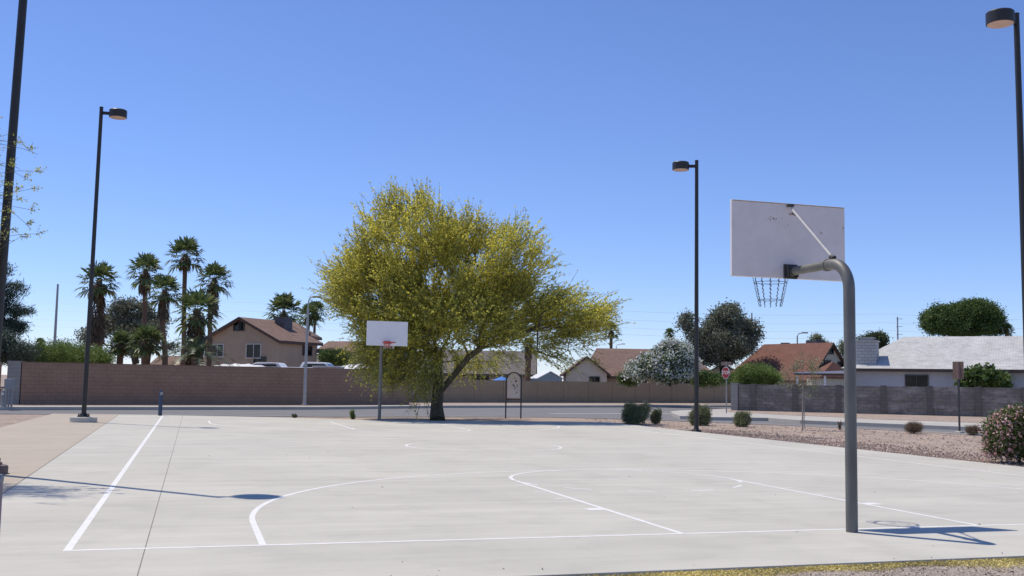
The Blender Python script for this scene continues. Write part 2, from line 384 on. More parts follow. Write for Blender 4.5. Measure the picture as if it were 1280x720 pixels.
# far pavements
LW = [(-30, 42.3), (-15.7, 47.9), (.83, 54.4), (6.9, 57.4)]
TW = [(7.5, 63.8), (18.37, 68.1), (30.1, 73.1), (39.7, 76.8), (62, 85.5)]
fk = [(-34, 37.2), (-15.1, 44.1), (.3, 49.8), (9.2, 56.3), (25.7, 63.4), (34.3, 66.8), (64, 78)]
struct(MB().prism(fk+[(64, 92), (7, 70), (7, 58.6), (-30, 44)], -.17, -.012).build('pavement', M['pave']))
struct(MB().prism([(p[0]-.42, p[1]+1.5) for p in fk]+[(64, 92), (7, 70), (7, 58.6), (-30, 44)], -.17, -.008).build('gravel_verge', M['gravel']))
rk = [G(*a)[:2] for a in [(841, 516.5), (850, 519.6), (890, 521), (960, 522), (1000, 525)]]+[(25.9, 25.0), (29, 19.9), (33, -40)]
rb = [(60, -40), (75, 20), (75, 58), (32, 56), (27.2, 53.5), (22.3, 49.5), (20.3, 46.8)]
struct(MB().prism(rk+rb, -.17, -.01).build('corner_pavement', M['pave']))
g2 = [(26.2, 51)]+[tuple(G(*a)[:2]) for a in [(912, 515), (960, 517.3), (985, 518.8), (1050, 521.5), (1100, 524.3), (1180, 526.6), (1280, 531)]]+[(70, 20), (70, 57), (32, 55)]
struct(MB().prism(g2, -.1, .004).build('corner_gravel', M['gravel']))
# raised yard behind the long wall
struct(MB().prism([(-60, 30), (-30, 44), (-15.8, 49.2), (.7, 55.8), (6.9, 59.5), (0, 130), (-80, 130)], -.2, .75).build('yard_ground', M['dirt']))

# court markings, one painted sheet
mb = MB(); Z = .0012; lw = .063
W2 = 7.67; LN = 28.6
def line(*p): mb.strip(p, lw, Z)
def arc(c, r, a0, a1, n=72, w_=lw, z=Z): mb.strip([(c[0]+r*math.cos(R(a0+(a1-a0)*i/n)), c[1]+r*math.sin(R(a0+(a1-a0)*i/n))) for i in range(n+1)], w_, z)
mb.strip([(-W2, -.03), (-W2, 33.3)], .07, Z)
line((W2, -.03), (W2, LN)); line((-W2+.036, 0), (W2-.03, 0)); line((-W2+.036, LN/2), (W2-.03, LN/2))
for s_, y0 in ((1, 0), (-1, LN)):
    for sx in (-1, 1):
        mb.strip([(sx*1.83, y0+s_*.03), (sx*1.83, y0+s_*5.79)], lw, Z)
        mb.strip([(sx*6.02, y0+s_*.03), (sx*6.02, y0+s_*1.6)], lw, Z)
        for k, ww in ((2.13, .2), (3.3, .05), (4.2, .05), (5.1, .05)):
            mb.strip([(sx*1.86, y0+s_*k), (sx*2.06, y0+s_*k)], ww, Z)
    mb.strip([(-1.8, y0+s_*5.79), (1.8, y0+s_*5.79)], lw*.5, Z)
    a = (0, 180) if s_ > 0 else (180, 360)
    arc((0, y0+s_*1.6), 6.02, *a)
    arc((0, y0+s_*5.79), 1.83, a[0]+1, a[1]-1, z=Z+.0006)
    for k in range(6):
        arc((0, y0+s_*5.79), 1.83, a[0]+180+k*30+8, a[0]+180+k*30+22, 6, z=Z+.0006)
arc((0, LN/2), 1.83, 0, 360, z=Z+.0006)
struct(mb.build('court_markings', M['line']))
# expansion joints
mb = MB()
mb.strip([(-7.04, -1.9), (-6.92, 33.9)], .009, .0006)
struct(mb.build('expansion_joint', M['joint']))
mb = MB(); mb.strip([(-8.86, -1.9), (-8.86, 0), (-9.325, 34.4)], .02, .0006); struct(mb.build('slab_joint', M['joint']))

# ------------------------------------------------------------ basketball hoops
def make_hoop(loc, ang, label, front):
    """local frame: pole at the origin, board towards +Y at 1.25 m"""
    t = thing('basketball_hoop', loc, label, 'basketball hoop', 'basketball hoops of the court')
    X = Matrix.Translation(loc) @ Matrix.Rotation(ang, 4, 'Z')
    def mk(): q = MB(); q.X = X; return q
    Rb = .30; zt = 2.875; pts = [(0, 0, 0), (0, 0, 1.2), (0, 0, zt-Rb)]
    for k in range(1, 9):
        a = R(90*k/8); pts.append((0, Rb-Rb*math.cos(a), zt-Rb+Rb*math.sin(a)))
    pts.append((0, .42, zt))
    p = mk().tube(pts, .062, 20).build('pole', M['galv'], t, True)
    mk().tube([(0, .34, zt), (0, 1.12, zt)], .050, 16).tube([(0, .385, zt), (0, .43, zt)], .068, 20).build('support_arm', M['galv'], t, True)
    q = mk(); q.box((0, 1.160, zt-.0), (.17, .03, .17)); q.tube([(0, 1.06, zt), (0, 1.14, zt)], .06, 16)
    for sx in (-1, 1): q.box((sx*.062, 1.12, zt), (.01, .06, .13))
    for sx in (-.065, .065):
        for sz in (-.065, .065): q.tube([(sx, 1.12, zt+sz), (sx, 1.145, zt+sz)], .012, 8)
    q.build('mounting_plate', M['darkst'], t)
    b_ = mk().box((0, 1.2, 3.245), (1.53, .045, .905)).build('backboard', M['boardf'] if front else M['board'], t, bevel=.008)
    q = mk(); q.tube([(0, .30, zt+.075), (0, 1.17, 3.66)], .013, 8); q.build('brace_rod', M['rodw'], t, True)
    q = mk(); q.box((0, 1.15, 3.665), (.07, .05, .03)).build('brace_bracket', M['darkst'], t); mk().tube([(0, .27, zt+.065), (0, .33, zt+.085)], .03, 10).build('brace_clamp', M['darkst'], t)
    if not front:
        q = mk(); rr = random.Random(3)
        for cx, cz, n_, ww, sl in ((-.23, 3.50, 9, .11, .18), (.02, 3.565, 11, .14, .05), (.42, 3.36, 3, .05, 0)):
            for k in range(n_):
                x = cx-ww/2+ww*rr.random(); z = cz+(x-cx)*sl+rr.gauss(0, .010); s2 = rr.uniform(.003, .009)
                q.box((x, 1.176, z), (s2*2, .003, s2*1.3), 0)
        for k in range(5):
            x = rr.uniform(-.3, .1); q.box((x, 1.176, 3.46+rr.gauss(0, .03)), (.004, .003, rr.uniform(.004, .014)))
        struct(q.build('rust_stain', M['rust'], b_), 'stuff')
        q = mk(); q.box((0, 1.176, 3.688), (1.5, .004, .012)).box((.74, 1.176, 3.44), (.018, .004, .02)); q.build('rust_edge', mat('rust_edge', (.48, .38, .26), .8, .3, 6.), b_)
    # rim, its plate and the net
    zr = 2.905; rc = (0, 1.235+.15+.2286)
    q = mk(); q.tube([(rc[0]+.2286*math.cos(2*math.pi*k/36), rc[1]+.2286*math.sin(2*math.pi*k/36), zr) for k in range(36)], .018 if front else .011, 8, closed=True)
    q.box((0, 1.235, zr-.05), (.26 if front else .12, .02, .22 if front else .10)); q.box((0, 1.30, zr-.02), (.14 if front else .1, .13, .03))
    for sx in (-1, 1): q.tube([(sx*.06, 1.24, zr-.08), (sx*.15, 1.44, zr-.005)], .009, 6)
    rim = q.build('rim', M['red'] if front else M['rust'], t, True)
    q = mk()
    H = .40 if not front else .22
    n_ = 12
    def ring(r_, z): return [(rc[0]+r_*math.cos(2*math.pi*k/36), rc[1]+r_*math.sin(2*math.pi*k/36), z) for k in range(36)]
    rr = lambda z: .222-(.222-.135)*(zr-z)/.40
    for k in range(n_):
        a = 2*math.pi*k/n_
        pp = []
        for j in range(0, 33):
            z = zr-.015-H*j/32; a2 = a+.05*math.sin(j*1.6); r_ = rr(z)+.007*math.sin(j*2.4)
            pp.append((rc[0]+r_*math.cos(a2), rc[1]+r_*math.sin(a2), z))
        q.tube(pp, .0042 if not front else .003, 4)
    for z in ((zr-.12, zr-.335) if not front else (zr-.1,)):
        q.tube(ring(rr(z), z), .0035, 4, closed=True)
    q.build('net', M['darkst'] if not front else M['white'], rim)
    return t
make_hoop(Vector((.035, -.21, 0)), 0, 'closer basketball hoop on galvanised pole, seen from behind its rusty white backboard', False)
make_hoop(Vector((.21, 29.95, 0)), math.pi, 'distant basketball hoop with clean white board and red rim beside the yellow tree', True)

# ------------------------------------------------------------ court lamps
def make_lamp(loc, ang, H, base, label):
    t = thing('court_lamp', loc, label, 'lamp post', 'court lamp posts')
    X = Matrix.Translation(loc) @ Matrix.Rotation(ang, 4, 'Z')
    def mk(): q = MB(); q.X = X; return q
    z0 = 0
    if base == 'round':
        mk().lathe((0, 0, -.05), [(.42, 0), (.42, .20), (.405, .215), (0.02, .218)], 32).build('plinth', M['kerb'], t, True); z0 = .17
    elif base == 'tall':
        mk().lathe((0, 0, -.05), [(.30, 0), (.30, .16), (.285, .18), (.02, .182)], 28).build('plinth', M['brownsign'], t, True); z0 = .13
    q = mk(); q.box((0, 0, z0+.02), (.34, .34, .03)); q.tube([(0, 0, z0+.03), (0, 0, z0+.13)], [.14, .085], 16)
    for sx in (-1, 1):
        for sy in (-1, 1): q.cyl((sx*.13, sy*.13, z0+.03), .022, .07, 8)
    q.build('base_plate', M['bronze'], t)
    mk().tube([(0, 0, z0+.03), (0, 0, H*.5), (0, 0, H)], [.078, .068, .060], 12).lathe((0, 0, H), [(.064, 0), (.064, .03), (.03, .045)], 12).build('pole', M['bronze'], t, True)
    mk().box((.16, 0, H-.17), (.24, .06, .10)).build('lamp_arm', M['bronze'], t)
    h = mk().lathe((.54, 0, H-.30), [(.275, 0), (.285, .005), (.285, .24), (.262, .265), (.05, .272)], 36).build('lamp_head', M['bronze'], t, True)
    q = mk().lathe((.54, 0, H-.312), [(.255, .0), (.262, .012)], 36); q.build('lens', M['lens'], h, True)
    return t
l1 = make_lamp(Vector((-9.98, 27.2, -.004)), R(-6), 10.45, 'round', 'tall bronze court lamp on round concrete plinth, in front of the palms')
l0 = make_lamp(Vector((-9.62, 7.85, -.004)), R(-8), 9.9, 'tall', 'nearest court lamp at the left border, cut off above, bare twigs around it')
make_lamp(Vector((9.50, 22.1, -.045)), R(158), 9.18, '', 'bronze court lamp standing in gravel between two round shrubs, in front of the brown roof')
l3 = make_lamp(Vector((10.03, 8.0, -.045)), R(192), 9.62, '', 'court lamp at the upper right, mostly outside the picture, its lens showing')

l0.rotation_euler = (0, R(.9), 0); l1.rotation_euler = (0, R(.25), 0); l3.rotation_euler = (0, R(-.45), 0)
# ------------------------------------------------------------ block walls
def block_wall(name, pts, z1, th, material, label, pil=None, pilmat=None, z0=-.1, off=0., cap=None, group=None):
    t = thing(name, Vector((pts[0][0], pts[0][1], 0)), label, 'wall', group)
    q = MB(); tops = z1 if hasattr(z1, '__len__') else [z1]*len(pts)
    for i in range(len(pts)-1):
        a, b_ = Vector(pts[i]), Vector(pts[i+1]); d = (b_-a); L_ = d.length; d.normalize(); nn = Vector((-d.y, d.x))*th
        A = [(a.x, a.y), (b_.x, b_.y), (b_.x+nn.x, b_.y+nn.y), (a.x+nn.x, a.y+nn.y)]
        vs_ = [(x, y, z0) for x, y in A]+[(A[0][0], A[0][1], tops[i]), (A[1][0], A[1][1], tops[i+1]), (A[2][0], A[2][1], tops[i+1]), (A[3][0], A[3][1], tops[i])]
        q.add(vs_, [(0, 1, 5, 4), (1, 2, 6, 5), (2, 3, 7, 6), (3, 0, 4, 7), (4, 5, 6, 7)],
              [[(0, z0), (L_, z0), (L_, tops[i+1]), (0, tops[i])], [(0, z0), (th, z0), (th, tops[i+1]), (0, tops[i+1])],
               [(0, z0), (L_, z0), (L_, tops[i]), (0, tops[i+1])], [(0, z0), (th, z0), (th, tops[i]), (0, tops[i])], [(0, 0), (L_, 0), (L_, th), (0, th)]])
    q.build('wall_panel', material, t)
    if pil:
        step, w_, proud, up_ = pil
        for i in range(len(pts)-1):
            a, b_ = Vector(pts[i]), Vector(pts[i+1]); d = (b_-a); L_ = d.length; d.normalize(); nn = Vector((-d.y, d.x)); k = off
            while k < L_-.1:
                c = a+d*k+nn*(th/2); zt = tops[i]+(tops[i+1]-tops[i])*k/L_+up_
                MB().box((c.x, c.y, (z0+zt)/2), (w_, th+2*proud, zt-z0), math.atan2(d.y, d.x)).build('pilaster', pilmat or material, t)
                k += step
    if cap:
        q = MB()
        for i in range(len(pts)-1):
            a, b_ = Vector(pts[i]), Vector(pts[i+1]); d = (b_-a); L_ = d.length; d.normalize(); nn = Vector((-d.y, d.x)); c = (a+b_)/2+nn*(th/2)
            zm = (tops[i]+tops[i+1])/2
            q.add([tuple((a-nn*.01).to_3d()+Vector((0, 0, tops[i]+.002))), tuple((b_-nn*.01).to_3d()+Vector((0, 0, tops[i+1]+.002))), tuple((b_+nn*(th+.01)).to_3d()+Vector((0, 0, tops[i+1]+.002))), tuple((a+nn*(th+.01)).to_3d()+Vector((0, 0, tops[i]+.002))),
                   tuple((a-nn*.01).to_3d()+Vector((0, 0, tops[i]+cap))), tuple((b_-nn*.01).to_3d()+Vector((0, 0, tops[i+1]+cap))), tuple((b_+nn*(th+.01)).to_3d()+Vector((0, 0, tops[i+1]+cap))), tuple((a+nn*(th+.01)).to_3d()+Vector((0, 0, tops[i]+cap)))],
                  [(0, 1, 5, 4), (1, 2, 6, 5), (2, 3, 7, 6), (3, 0, 4, 7), (4, 5, 6, 7), (3, 2, 1, 0)])
        q.build('wall_cap', pilmat or material, t)
    return t
P0 = G(25, 505.5)
block_wall('block_wall', [tuple(P0[:2]), (.83, 54.4), (6.9, 57.4)], [2.10, 2.14, 2.16], .2, M['brownwall'], 'long reddish brown block wall with palms behind it', cap=.05)
block_wall('block_wall', [(-29, 43.1), (P0.x-.9, P0.y-.28)], [2.10, 2.10], .2, M['brownwall'], 'short dark stretch of block wall below the conifer at the left border')
block_wall('block_wall', TW, [1.66, 1.68, 1.70, 1.72, 1.75], .2, M['tanwall'], 'long tan block wall with evenly spaced posts behind the yellow tree', (2.75, .40, .03, .012), M['tanwall'], off=1.2)
GW = [(26.9, 51.0), (28.2, 48.4), (31.47, 42.6)]
def wallpt(x, y): p = G(x, y); return (p.x, p.y)
GA, GB = Vector((26.7, 50.2)), Vector((38.2, 39.9)); dd = (GB-GA).normalized(); GC = GA+dd*32
block_wall('block_wall', [tuple(GA), tuple(GB), tuple(GC)], [1.65, 1.70, 1.74], .2, M['greywall'], 'weathered grey block wall with pilasters in front of the white roofed house', (2.6, .32, .07, .05), M['shadeblock'], off=.9)
t = thing('wall_pillar', Vector((GA.x, GA.y, 0)), 'pale grey block end pillar of the weathered wall behind the stop sign', 'pillar')
MB().box((GA.x-.15, GA.y+.25, .82), (.42, .42, 1.72), math.atan2(dd.y, dd.x)).build('pillar_shaft', M['palegrey'], t)
MB().box((GA.x-.15, GA.y+.25, 1.71), (.48, .48, .06), math.atan2(dd.y, dd.x)).build('pillar_cap', M['palegrey'], t)
t = thing('wall_pillar', Vector((P0.x, P0.y, 0)), 'pale grey block pillar at the end of the brown wall behind utility boxes', 'pillar')
a = G(8, 505.2); b_ = G(24.5, 505.4); c = (a+b_)/2
MB().box((c.x, c.y-.02, 1.02), ((b_-a).length, .34, 2.2), math.atan2(b_.y-a.y, b_.x-a.x)).build('pillar_shaft', M['palegrey'], t)
MB().box((c.x, c.y-.02, 2.15), ((b_-a).length+.04, .40, .06), math.atan2(b_.y-a.y, b_.x-a.x)).build('pillar_cap', M['palegrey'], t)
# return wall of the grey corner
block_wall('block_wall', [(27.2, 50.9), (33, 62)], [1.62, 1.62], .2, M['greywall'], 'side wall running back from the pale grey pillar at the street corner')
# ------------------------------------------------------------ foliage engine
def leaves(C_, n, size, rng, spread, aspect=.45, up_=0., outward=None, ow=.5):
    """n leaves about each cluster centre; C_ (k,3)"""
    k = len(C_); P = np.repeat(C_, n, 0)+rng.normal(0, 1, (k*n, 3))*np.array(spread)
    d = rng.normal(0, 1, (k*n, 3)); d[:, 2] += up_
    if outward is not None: o = P-np.array(outward); o /= np.linalg.norm(o, axis=1)[:, None]+1e-6; d = d/np.linalg.norm(d, axis=1)[:, None]+o*ow
    d /= np.linalg.norm(d, axis=1)[:, None]
    e = np.cross(d, rng.normal(0, 1, (k*n, 3))); e /= np.linalg.norm(e, axis=1)[:, None]+1e-6
    L_ = size*rng.uniform(.6, 1.3, (k*n, 1)); W_ = L_*aspect*.5
    a = P-d*L_*.5; b_ = P+d*L_*.5; m_ = P
    return np.stack([a, m_+e*W_, b_, m_-e*W_], 1)
def in_lobes(lobes, n, rng, shell=.5, hole=.0, hs=1.0, seed=0):
    out = []
    vol = np.array([l[3]*l[4]*l[5] for l in lobes]); vol /= vol.sum()
    while len(out) < n:
        l = lobes[rng.choice(len(lobes), p=vol)]
        d = rng.normal(0, 1, 3); d /= np.linalg.norm(d); r_ = rng.uniform(0, 1)**(1/3.)
        r_ = shell*(.62+.38*rng.uniform())+(1-shell)*r_ if shell else r_
        q = np.array([l[0]+d[0]*r_*l[3], l[1]+d[1]*r_*l[4], l[2]+d[2]*r_*l[5]])
        if hole and noise.noise(Vector(q*hs)+Vector((seed, 0, 0))) < hole-1+.5: continue
        out.append(q)
    return np.array(out)
def skeleton(root_nodes, targets, jit, rng, step=.6, lift=.1):
    """grow branches from root polylines to every target; returns nodes, parents"""
    nodes = []; par = []
    for pl in root_nodes:
        prev = -1
        for i, p in enumerate(pl):
            p = np.array(p, float)
            if i == 0 and nodes:
                prev = int(np.argmin([np.linalg.norm(q-p) for q in nodes])); continue
            nodes.append(p); par.append(prev); prev = len(nodes)-1
    base = nodes[0]; order = np.argsort([np.linalg.norm(t-base) for t in targets]); tips = []
    for k in order:
        t = targets[k]; A = np.array(nodes); dist = np.linalg.norm(A-t, axis=1)+.35*np.maximum(0, A[:, 2]-t[2])
        dist[:2] += 50 if len(A) > 4 else 0
        j = int(np.argmin(dist)); d = np.linalg.norm(A[j]-t); m_ = max(1, int(d/step)); prev = j
        for i in range(1, m_+1):
            s_ = i/m_; q = A[j]*(1-s_)+t*s_
            if i < m_: q = q+rng.normal(0, jit, 3)+np.array([0, 0, -lift*math.sin(math.pi*s_)*d])
            nodes.append(q); par.append(prev); prev = len(nodes)-1
        tips.append(prev)
    return nodes, par, tips
def limbs(mb, nodes, par, tips, r0, rmin, n=6, ex=.5, fixed=None):
    cnt = np.zeros(len(nodes))
    for t_ in tips:
        j = t_
        while j >= 0: cnt[j] += 1; j = par[j]
    rad = np.maximum(rmin, r0*(np.maximum(cnt, .6)/max(1, cnt[0]))**ex)
    if fixed:
        for i, v in fixed.items(): rad[i] = v
    done = set()
    kids = {}
    for i, p in enumerate(par): kids.setdefault(p, []).append(i)
    for p, ks in list(kids.items()):
        if p < 0: continue
        ks.sort(key=lambda i: -cnt[i])
        for q, k in enumerate(ks):
            if q == 0 and p != 0 and p in done: continue
            ch = [p, k]; done.add(k)
            while ch[-1] in kids:
                nx = max(kids[ch[-1]], key=lambda i: cnt[i]); ch.append(nx); done.add(nx)
            rr = [rad[i] for i in ch]; rr[0] = min(rr[0], rad[k]*1.25)
            if p == 0: rr[0] = rad[0]
            mb.tube([nodes[i] for i in ch], rr, n if rr[0] > .03 else 4)
    return rad

def tree(name, label, base, lobes, r0, nc, nl, lsize, matl, spread, trunkmat='bark', seed=1, hole=.0, hs=.6, shell=.5, aspect=.45, cat='tree', trunk_h=None, group=None, extra=None, crown='crown', cen=None, up_=0., stems=1):
    rng = np.random.default_rng(seed); base = Vector(base)
    t = thing(name, base, label, cat, group)
    C_ = in_lobes(lobes, nc, rng, shell, hole, hs, seed)
    c0 = np.mean([l[:3] for l in lobes], 0); zmin = min(l[2]-l[5] for l in lobes)
    th = trunk_h if trunk_h else max(.3, (zmin-base.z)*.8+.25*(c0[2]-zmin))
    roots = []
    b0 = np.array(base)
    for s_ in range(stems):
        o = rng.normal(0, .12*th, 3)*[1, 1, 0] if stems > 1 else np.zeros(3)
        top = b0+[(c0[0]-b0[0])*.35, (c0[1]-b0[1])*.35, th]+o*2
        roots.append([b0, b0*.6+top*.4+rng.normal(0, .03*th, 3)*[1, 1, 0], top])
    sub = C_[rng.permutation(len(C_))[:min(len(C_), 160)]]
    nd, pa, tp = skeleton(roots, sub, .06*th**.5, rng, step=max(.25, th*.25))
    mb = MB(); limbs(mb, nd, pa, tp, r0, r0*.07, 6); mb.build('trunk' if cat == 'tree' else 'stem', M[trunkmat], t, True)
    mb = MB(); mb.quads(leaves(C_, nl, lsize, rng, spread, aspect, up_, outward=c0 if cen is None else cen)); mb.build(crown, matl, t)
    if extra:
        for nm, frac, n2, sz, m2, zc in extra:
            E_ = C_[[i for i in range(len(C_)) if C_[i][2] > zc or rng.uniform() < .35]]; E_ = E_[rng.permutation(len(E_))[:int(len(C_)*frac)]]
            o = E_-c0; E_ = E_+o*.06
            mb = MB(); mb.quads(leaves(E_, n2, sz, rng, [s*.9 for s in spread], .8)); mb.build(nm, m2, t)
    return t
def lob(px, py, D, rx, ry, dz=None, dD=0):
    """ellipsoid lobe: centre at photo pixel px, py and depth D, radii rx, ry in pixels"""
    k = D/F; p = V(px, py, D+dD); return (p.x, p.y, p.z, rx*k, (dz if dz else (rx*k)), ry*k)

# ------------------------------------------------------------ the big palo verde
def palo_verde():
    rng = np.random.default_rng(11); D = depth(G(547, 524)); k = D/F
    base = G(547, 524.5); base.z = -.05
    t = thing('palo_verde_tree', base, 'large palo verde tree in yellow bloom beside the far hoop', 'tree')
    def p(x, y, d=0): return np.array(V(x, y, D+d))
    main = [np.array(base), p(546, 508), p(547, 492)]
    roots = [main,
             [p(547, 492), p(549, 470, .1), p(547, 445, .2), p(540, 415, .3), p(528, 375, .2), p(516, 335, .0), p(508, 300, -.2), p(512, 265, -.2)],
             [p(547, 492), p(560, 478, -.2), p(573, 462, -.4), p(586, 446, -.5), p(600, 436, -.5), p(612, 418, -.6), p(640, 417, -.7), p(672, 412, -.8), p(700, 405, -.7), p(730, 395, -.6)],
             [p(600, 436, -.5), p(604, 405, -.4), p(612, 370, -.3), p(628, 330, -.2), p(640, 300, 0)],
             [p(548, 455, .2), p(562, 420, .8), p(572, 380, 1.5), p(575, 330, 1.8), p(560, 290, 1.8)],
             [p(547, 440, .2), p(520, 430, 1.), p(490, 410, 1.5), p(465, 385, 2), p(440, 360, 2.2)],
             [p(540, 415, .3), p(515, 400, -1), p(485, 380, -2), p(450, 350, -2.2)],
             [p(604, 405, -.4), p(590, 370, -1.4), p(585, 320, -2)],
             [p(600, 436, -.5), p(620, 430, .6), p(660, 428, 1.6), p(700, 420, 2.)]]
    lobes = [lob(508, 312, D, 70, 70, 2.8), lob(462, 362, D, 50, 52, 2.4), lob(495, 380, D, 72, 55, 3.0), lob(580, 338, D, 66, 56, 2.8),
             lob(640, 330, D, 44, 52, 2.0), lob(555, 400, D, 88, 46, 3.2), lob(500, 445, D, 48, 42, 2.2), lob(708, 394, D, 52, 30, 1.8),
             lob(655, 385, D, 58, 38, 2.2), lob(605, 398, D, 66, 36, 2.6), lob(532, 268, D, 36, 24, 1.4), lob(575, 300, D, 36, 28, 1.8), lob(708, 430, D, 50, 24, 1.5), lob(475, 425, D, 36, 44, 1.6), lob(660, 448, D, 40, 16, 1.2),
             lob(512, 482, D, 26, 18, 1.), lob(600, 446, D, 42, 14, 1.2, dD=2.6), lob(585, 455, D, 26, 14, 1., dD=3), lob(515, 442, D, 42, 40, 2.5)]
    C_ = in_lobes(lobes, 1800, rng, .4, .43, .6, 3)
    nd, pa, tp = skeleton(roots, C_[rng.permutation(len(C_))[:620]], .09, rng, .55, .04)
    fx = {0: .33, 1: .25, 2: .23}
    mb = MB(); limbs(mb, nd, pa, tp, .20, .010, 8, .47, fx)
    mb.build('trunk', M['verdebark'], t, True)
    # sprays: fine twigs reaching outwards and up from every cluster, leaves and blossom set along them
    c0 = np.array(V(556, 425, D)); tw = []; lf = []; fl = []
    for c in C_:
        o = c-c0; o /= np.linalg.norm(o)+1e-6
        low = c[2] < c0[2]-.2
        for _ in range(8):
            d = o*1.15+rng.normal(0, .42, 3); d[2] += .22 if not low else -.30; d /= np.linalg.norm(d); L_ = rng.uniform(.45, 1.35)
            a = c+rng.normal(0, .16, 3)-d*.25; bend = rng.normal(0, .07, 3)+[0, 0, -.07 if not low else -.16]
            pts = [a+d*L_*s+bend*s*s for s in (0, .5, 1.)]
            sd = np.cross(d, rng.normal(0, 1, 3)); sd /= np.linalg.norm(sd); wv = sd*.007
            for i in (0, 1): tw.append([pts[i]-wv, pts[i]+wv, pts[i+1]+wv*.6, pts[i+1]-wv*.6])
            hgt = (c[2]-c0[2]-.8)/4.2; rich = rng.uniform(.3, 1.5)
            for s in rng.uniform(.08, 1., 16):
                q = a+d*L_*s+bend*s*s+rng.normal(0, .028, 3)
                isf = rng.uniform() < min(.8, max(.08, (.50+.50*hgt)*rich))
                if isf:
                    e = rng.normal(0, 1, 3); e /= np.linalg.norm(e); g = np.cross(e, rng.normal(0, 1, 3)); g /= np.linalg.norm(g)
                    z_ = rng.uniform(.028, .052); fl.append([q-e*z_, q+g*z_*.8, q+e*z_, q-g*z_*.8])
                else:
                    e = d+rng.normal(0, .38, 3); e /= np.linalg.norm(e); g = np.cross(e, rng.normal(0, 1, 3)); g /= np.linalg.norm(g)
                    z_ = rng.uniform(.05, .10); lf.append([q-e*z_, q+g*z_*.17, q+e*z_, q-g*z_*.17])
    mb = MB(); mb.quads(np.array(tw)); mb.build('twigs', M['vtwig'], t)
    mb = MB(); mb.quads(np.array(lf)); mb.build('crown', M['vg'], t)
    mb = MB(); mb.quads(np.array(fl)); mb.build('blossom', M['vy'], t)
palo_verde()

# tree just out of the frame whose twigs reach in at the left
def edge_tree():
    rng = np.random.default_rng(5); base = Vector((-13.9, 7.2, -.05))
    t = thing('palo_verde_tree', base, 'sparse tree at the left border reaching thin bare twigs past the nearest lamp post', 'tree')
    b0 = np.array(base); top = b0+[.3, 0, 1.7]
    lobes = [(-14.3, 7.2, 4.2, 2.4, 2.3, 1.5), (-12.6, 7.0, 4.0, 1.5, 1.7, 1.2), (-11.0, 6.7, 3.7, .85, 1.3, 1.0), (-10.9, 6.6, 3.9, .8, 1.2, .9)]
    C_ = np.concatenate([in_lobes(lobes, 380, rng, .4), in_lobes(lobes[2:], 130, rng, .4), np.array([V(rng.uniform(-75, -22), rng.uniform(165, 330), 15+rng.normal(0, .4)) for _ in range(70)])])
    tips = np.array([V(x, y, 15.2+dz) for x, y, dz in ((18, 178, 0), (36, 188, .3), (44, 214, -.2), (30, 222, .4), (40, 236, .1), (22, 250, .3), (38, 262, -.3), (33, 280, .2), (12, 205, .2), (8, 262, 0), (20, 238, -.4), (47, 292, .1), (26, 296, .3), (5, 232, .5), (14, 286, 0))])
    nd, pa, tp = skeleton([[b0, b0*.5+top*.5, top]], C_[:120], .05, rng, .4, .0)
    mb = MB(); limbs(mb, nd, pa, tp, .16, .0045, 6, .5)
    for q in tips:
        st = q+np.array([-1.25, .2, -.25])+rng.normal(0, .12, 3)+[0, 0, rng.normal(0, .45)]; md = (q+st)/2+[0, 0, .12]+rng.normal(0, .07, 3)
        mb.tube([st, (st+md)/2+[0, 0, .03], md, (q+md)/2+[0, 0, .02], q], [.006, .005, .004, .003, .0025], 4)
    mb.build('trunk', M['verdebark'], t, True)
    tw = []; lf = []
    cl = [(c, 5) for c in C_]+[(q, 4) for q in tips]
    for c, n_ in cl:
        o = c-(top+[0, 0, 1.5]); o /= np.linalg.norm(o)
        for _ in range(n_):
            d = o*.9+rng.normal(0, .5, 3); d /= np.linalg.norm(d); L_ = rng.uniform(.25, .6) if n_ == 5 else rng.uniform(.08, .18)
            a = c; sd = np.cross(d, rng.normal(0, 1, 3)); sd /= np.linalg.norm(sd); wv = sd*.0045; e_ = a+d*L_
            tw.append([a-wv, a+wv, e_+wv*.5, e_-wv*.5])
            for s in rng.uniform(.1, 1, 10):
                q = a+d*L_*s+rng.normal(0, .02, 3); e = rng.normal(0, 1, 3); e /= np.linalg.norm(e); g = np.cross(e, rng.normal(0, 1, 3)); g /= np.linalg.norm(g); z_ = rng.uniform(.010, .024)
                lf.append([q-e*z_, q+g*z_*.5, q+e*z_, q-g*z_*.5])
    mb = MB(); mb.quads(np.array(tw)); mb.build('twigs', M['vtwig'], t)
    mb = MB(); mb.quads(np.array(lf)); mb.build('crown', M['vg'], t)
edge_tree()

# ------------------------------------------------------------ palms
def fan(q, base, d, L_, rad, rng, droop, nb=15):
    """a fan leaf: petiole from base along d, blades radiating"""
    d = d/np.linalg.norm(d); tip = base+d*L_+np.array([0, 0, -droop*L_*.35])
    sd = np.cross(d, [0, 0, 1.]); sd /= np.linalg.norm(sd)+1e-6; upv = np.cross(sd, d)
    q.append([base-sd*.02, base+sd*.02, tip+sd*.012, tip-sd*.012])
    for i in range(nb):
        a = (i/(nb-1)-.5)*R(215)+rng.normal(0, .04); ln = rad*1.12*(1-.25*abs(i/(nb-1)-.5)*2)*rng.uniform(.85, 1.1)
        v = d*math.cos(a)+sd*math.sin(a)+upv*rng.normal(.1, .12); v /= np.linalg.norm(v)
        m_ = tip+v*ln*.55+np.array([0, 0, -droop*ln*.12]); e = tip+v*ln*.9+np.array([0, 0, -droop*ln*.55-.05])
        w_ = np.cross(v, upv); w_ /= np.linalg.norm(w_)+1e-6; w_ = w_*ln*.085
        q.append([tip, m_-w_, e, m_+w_])
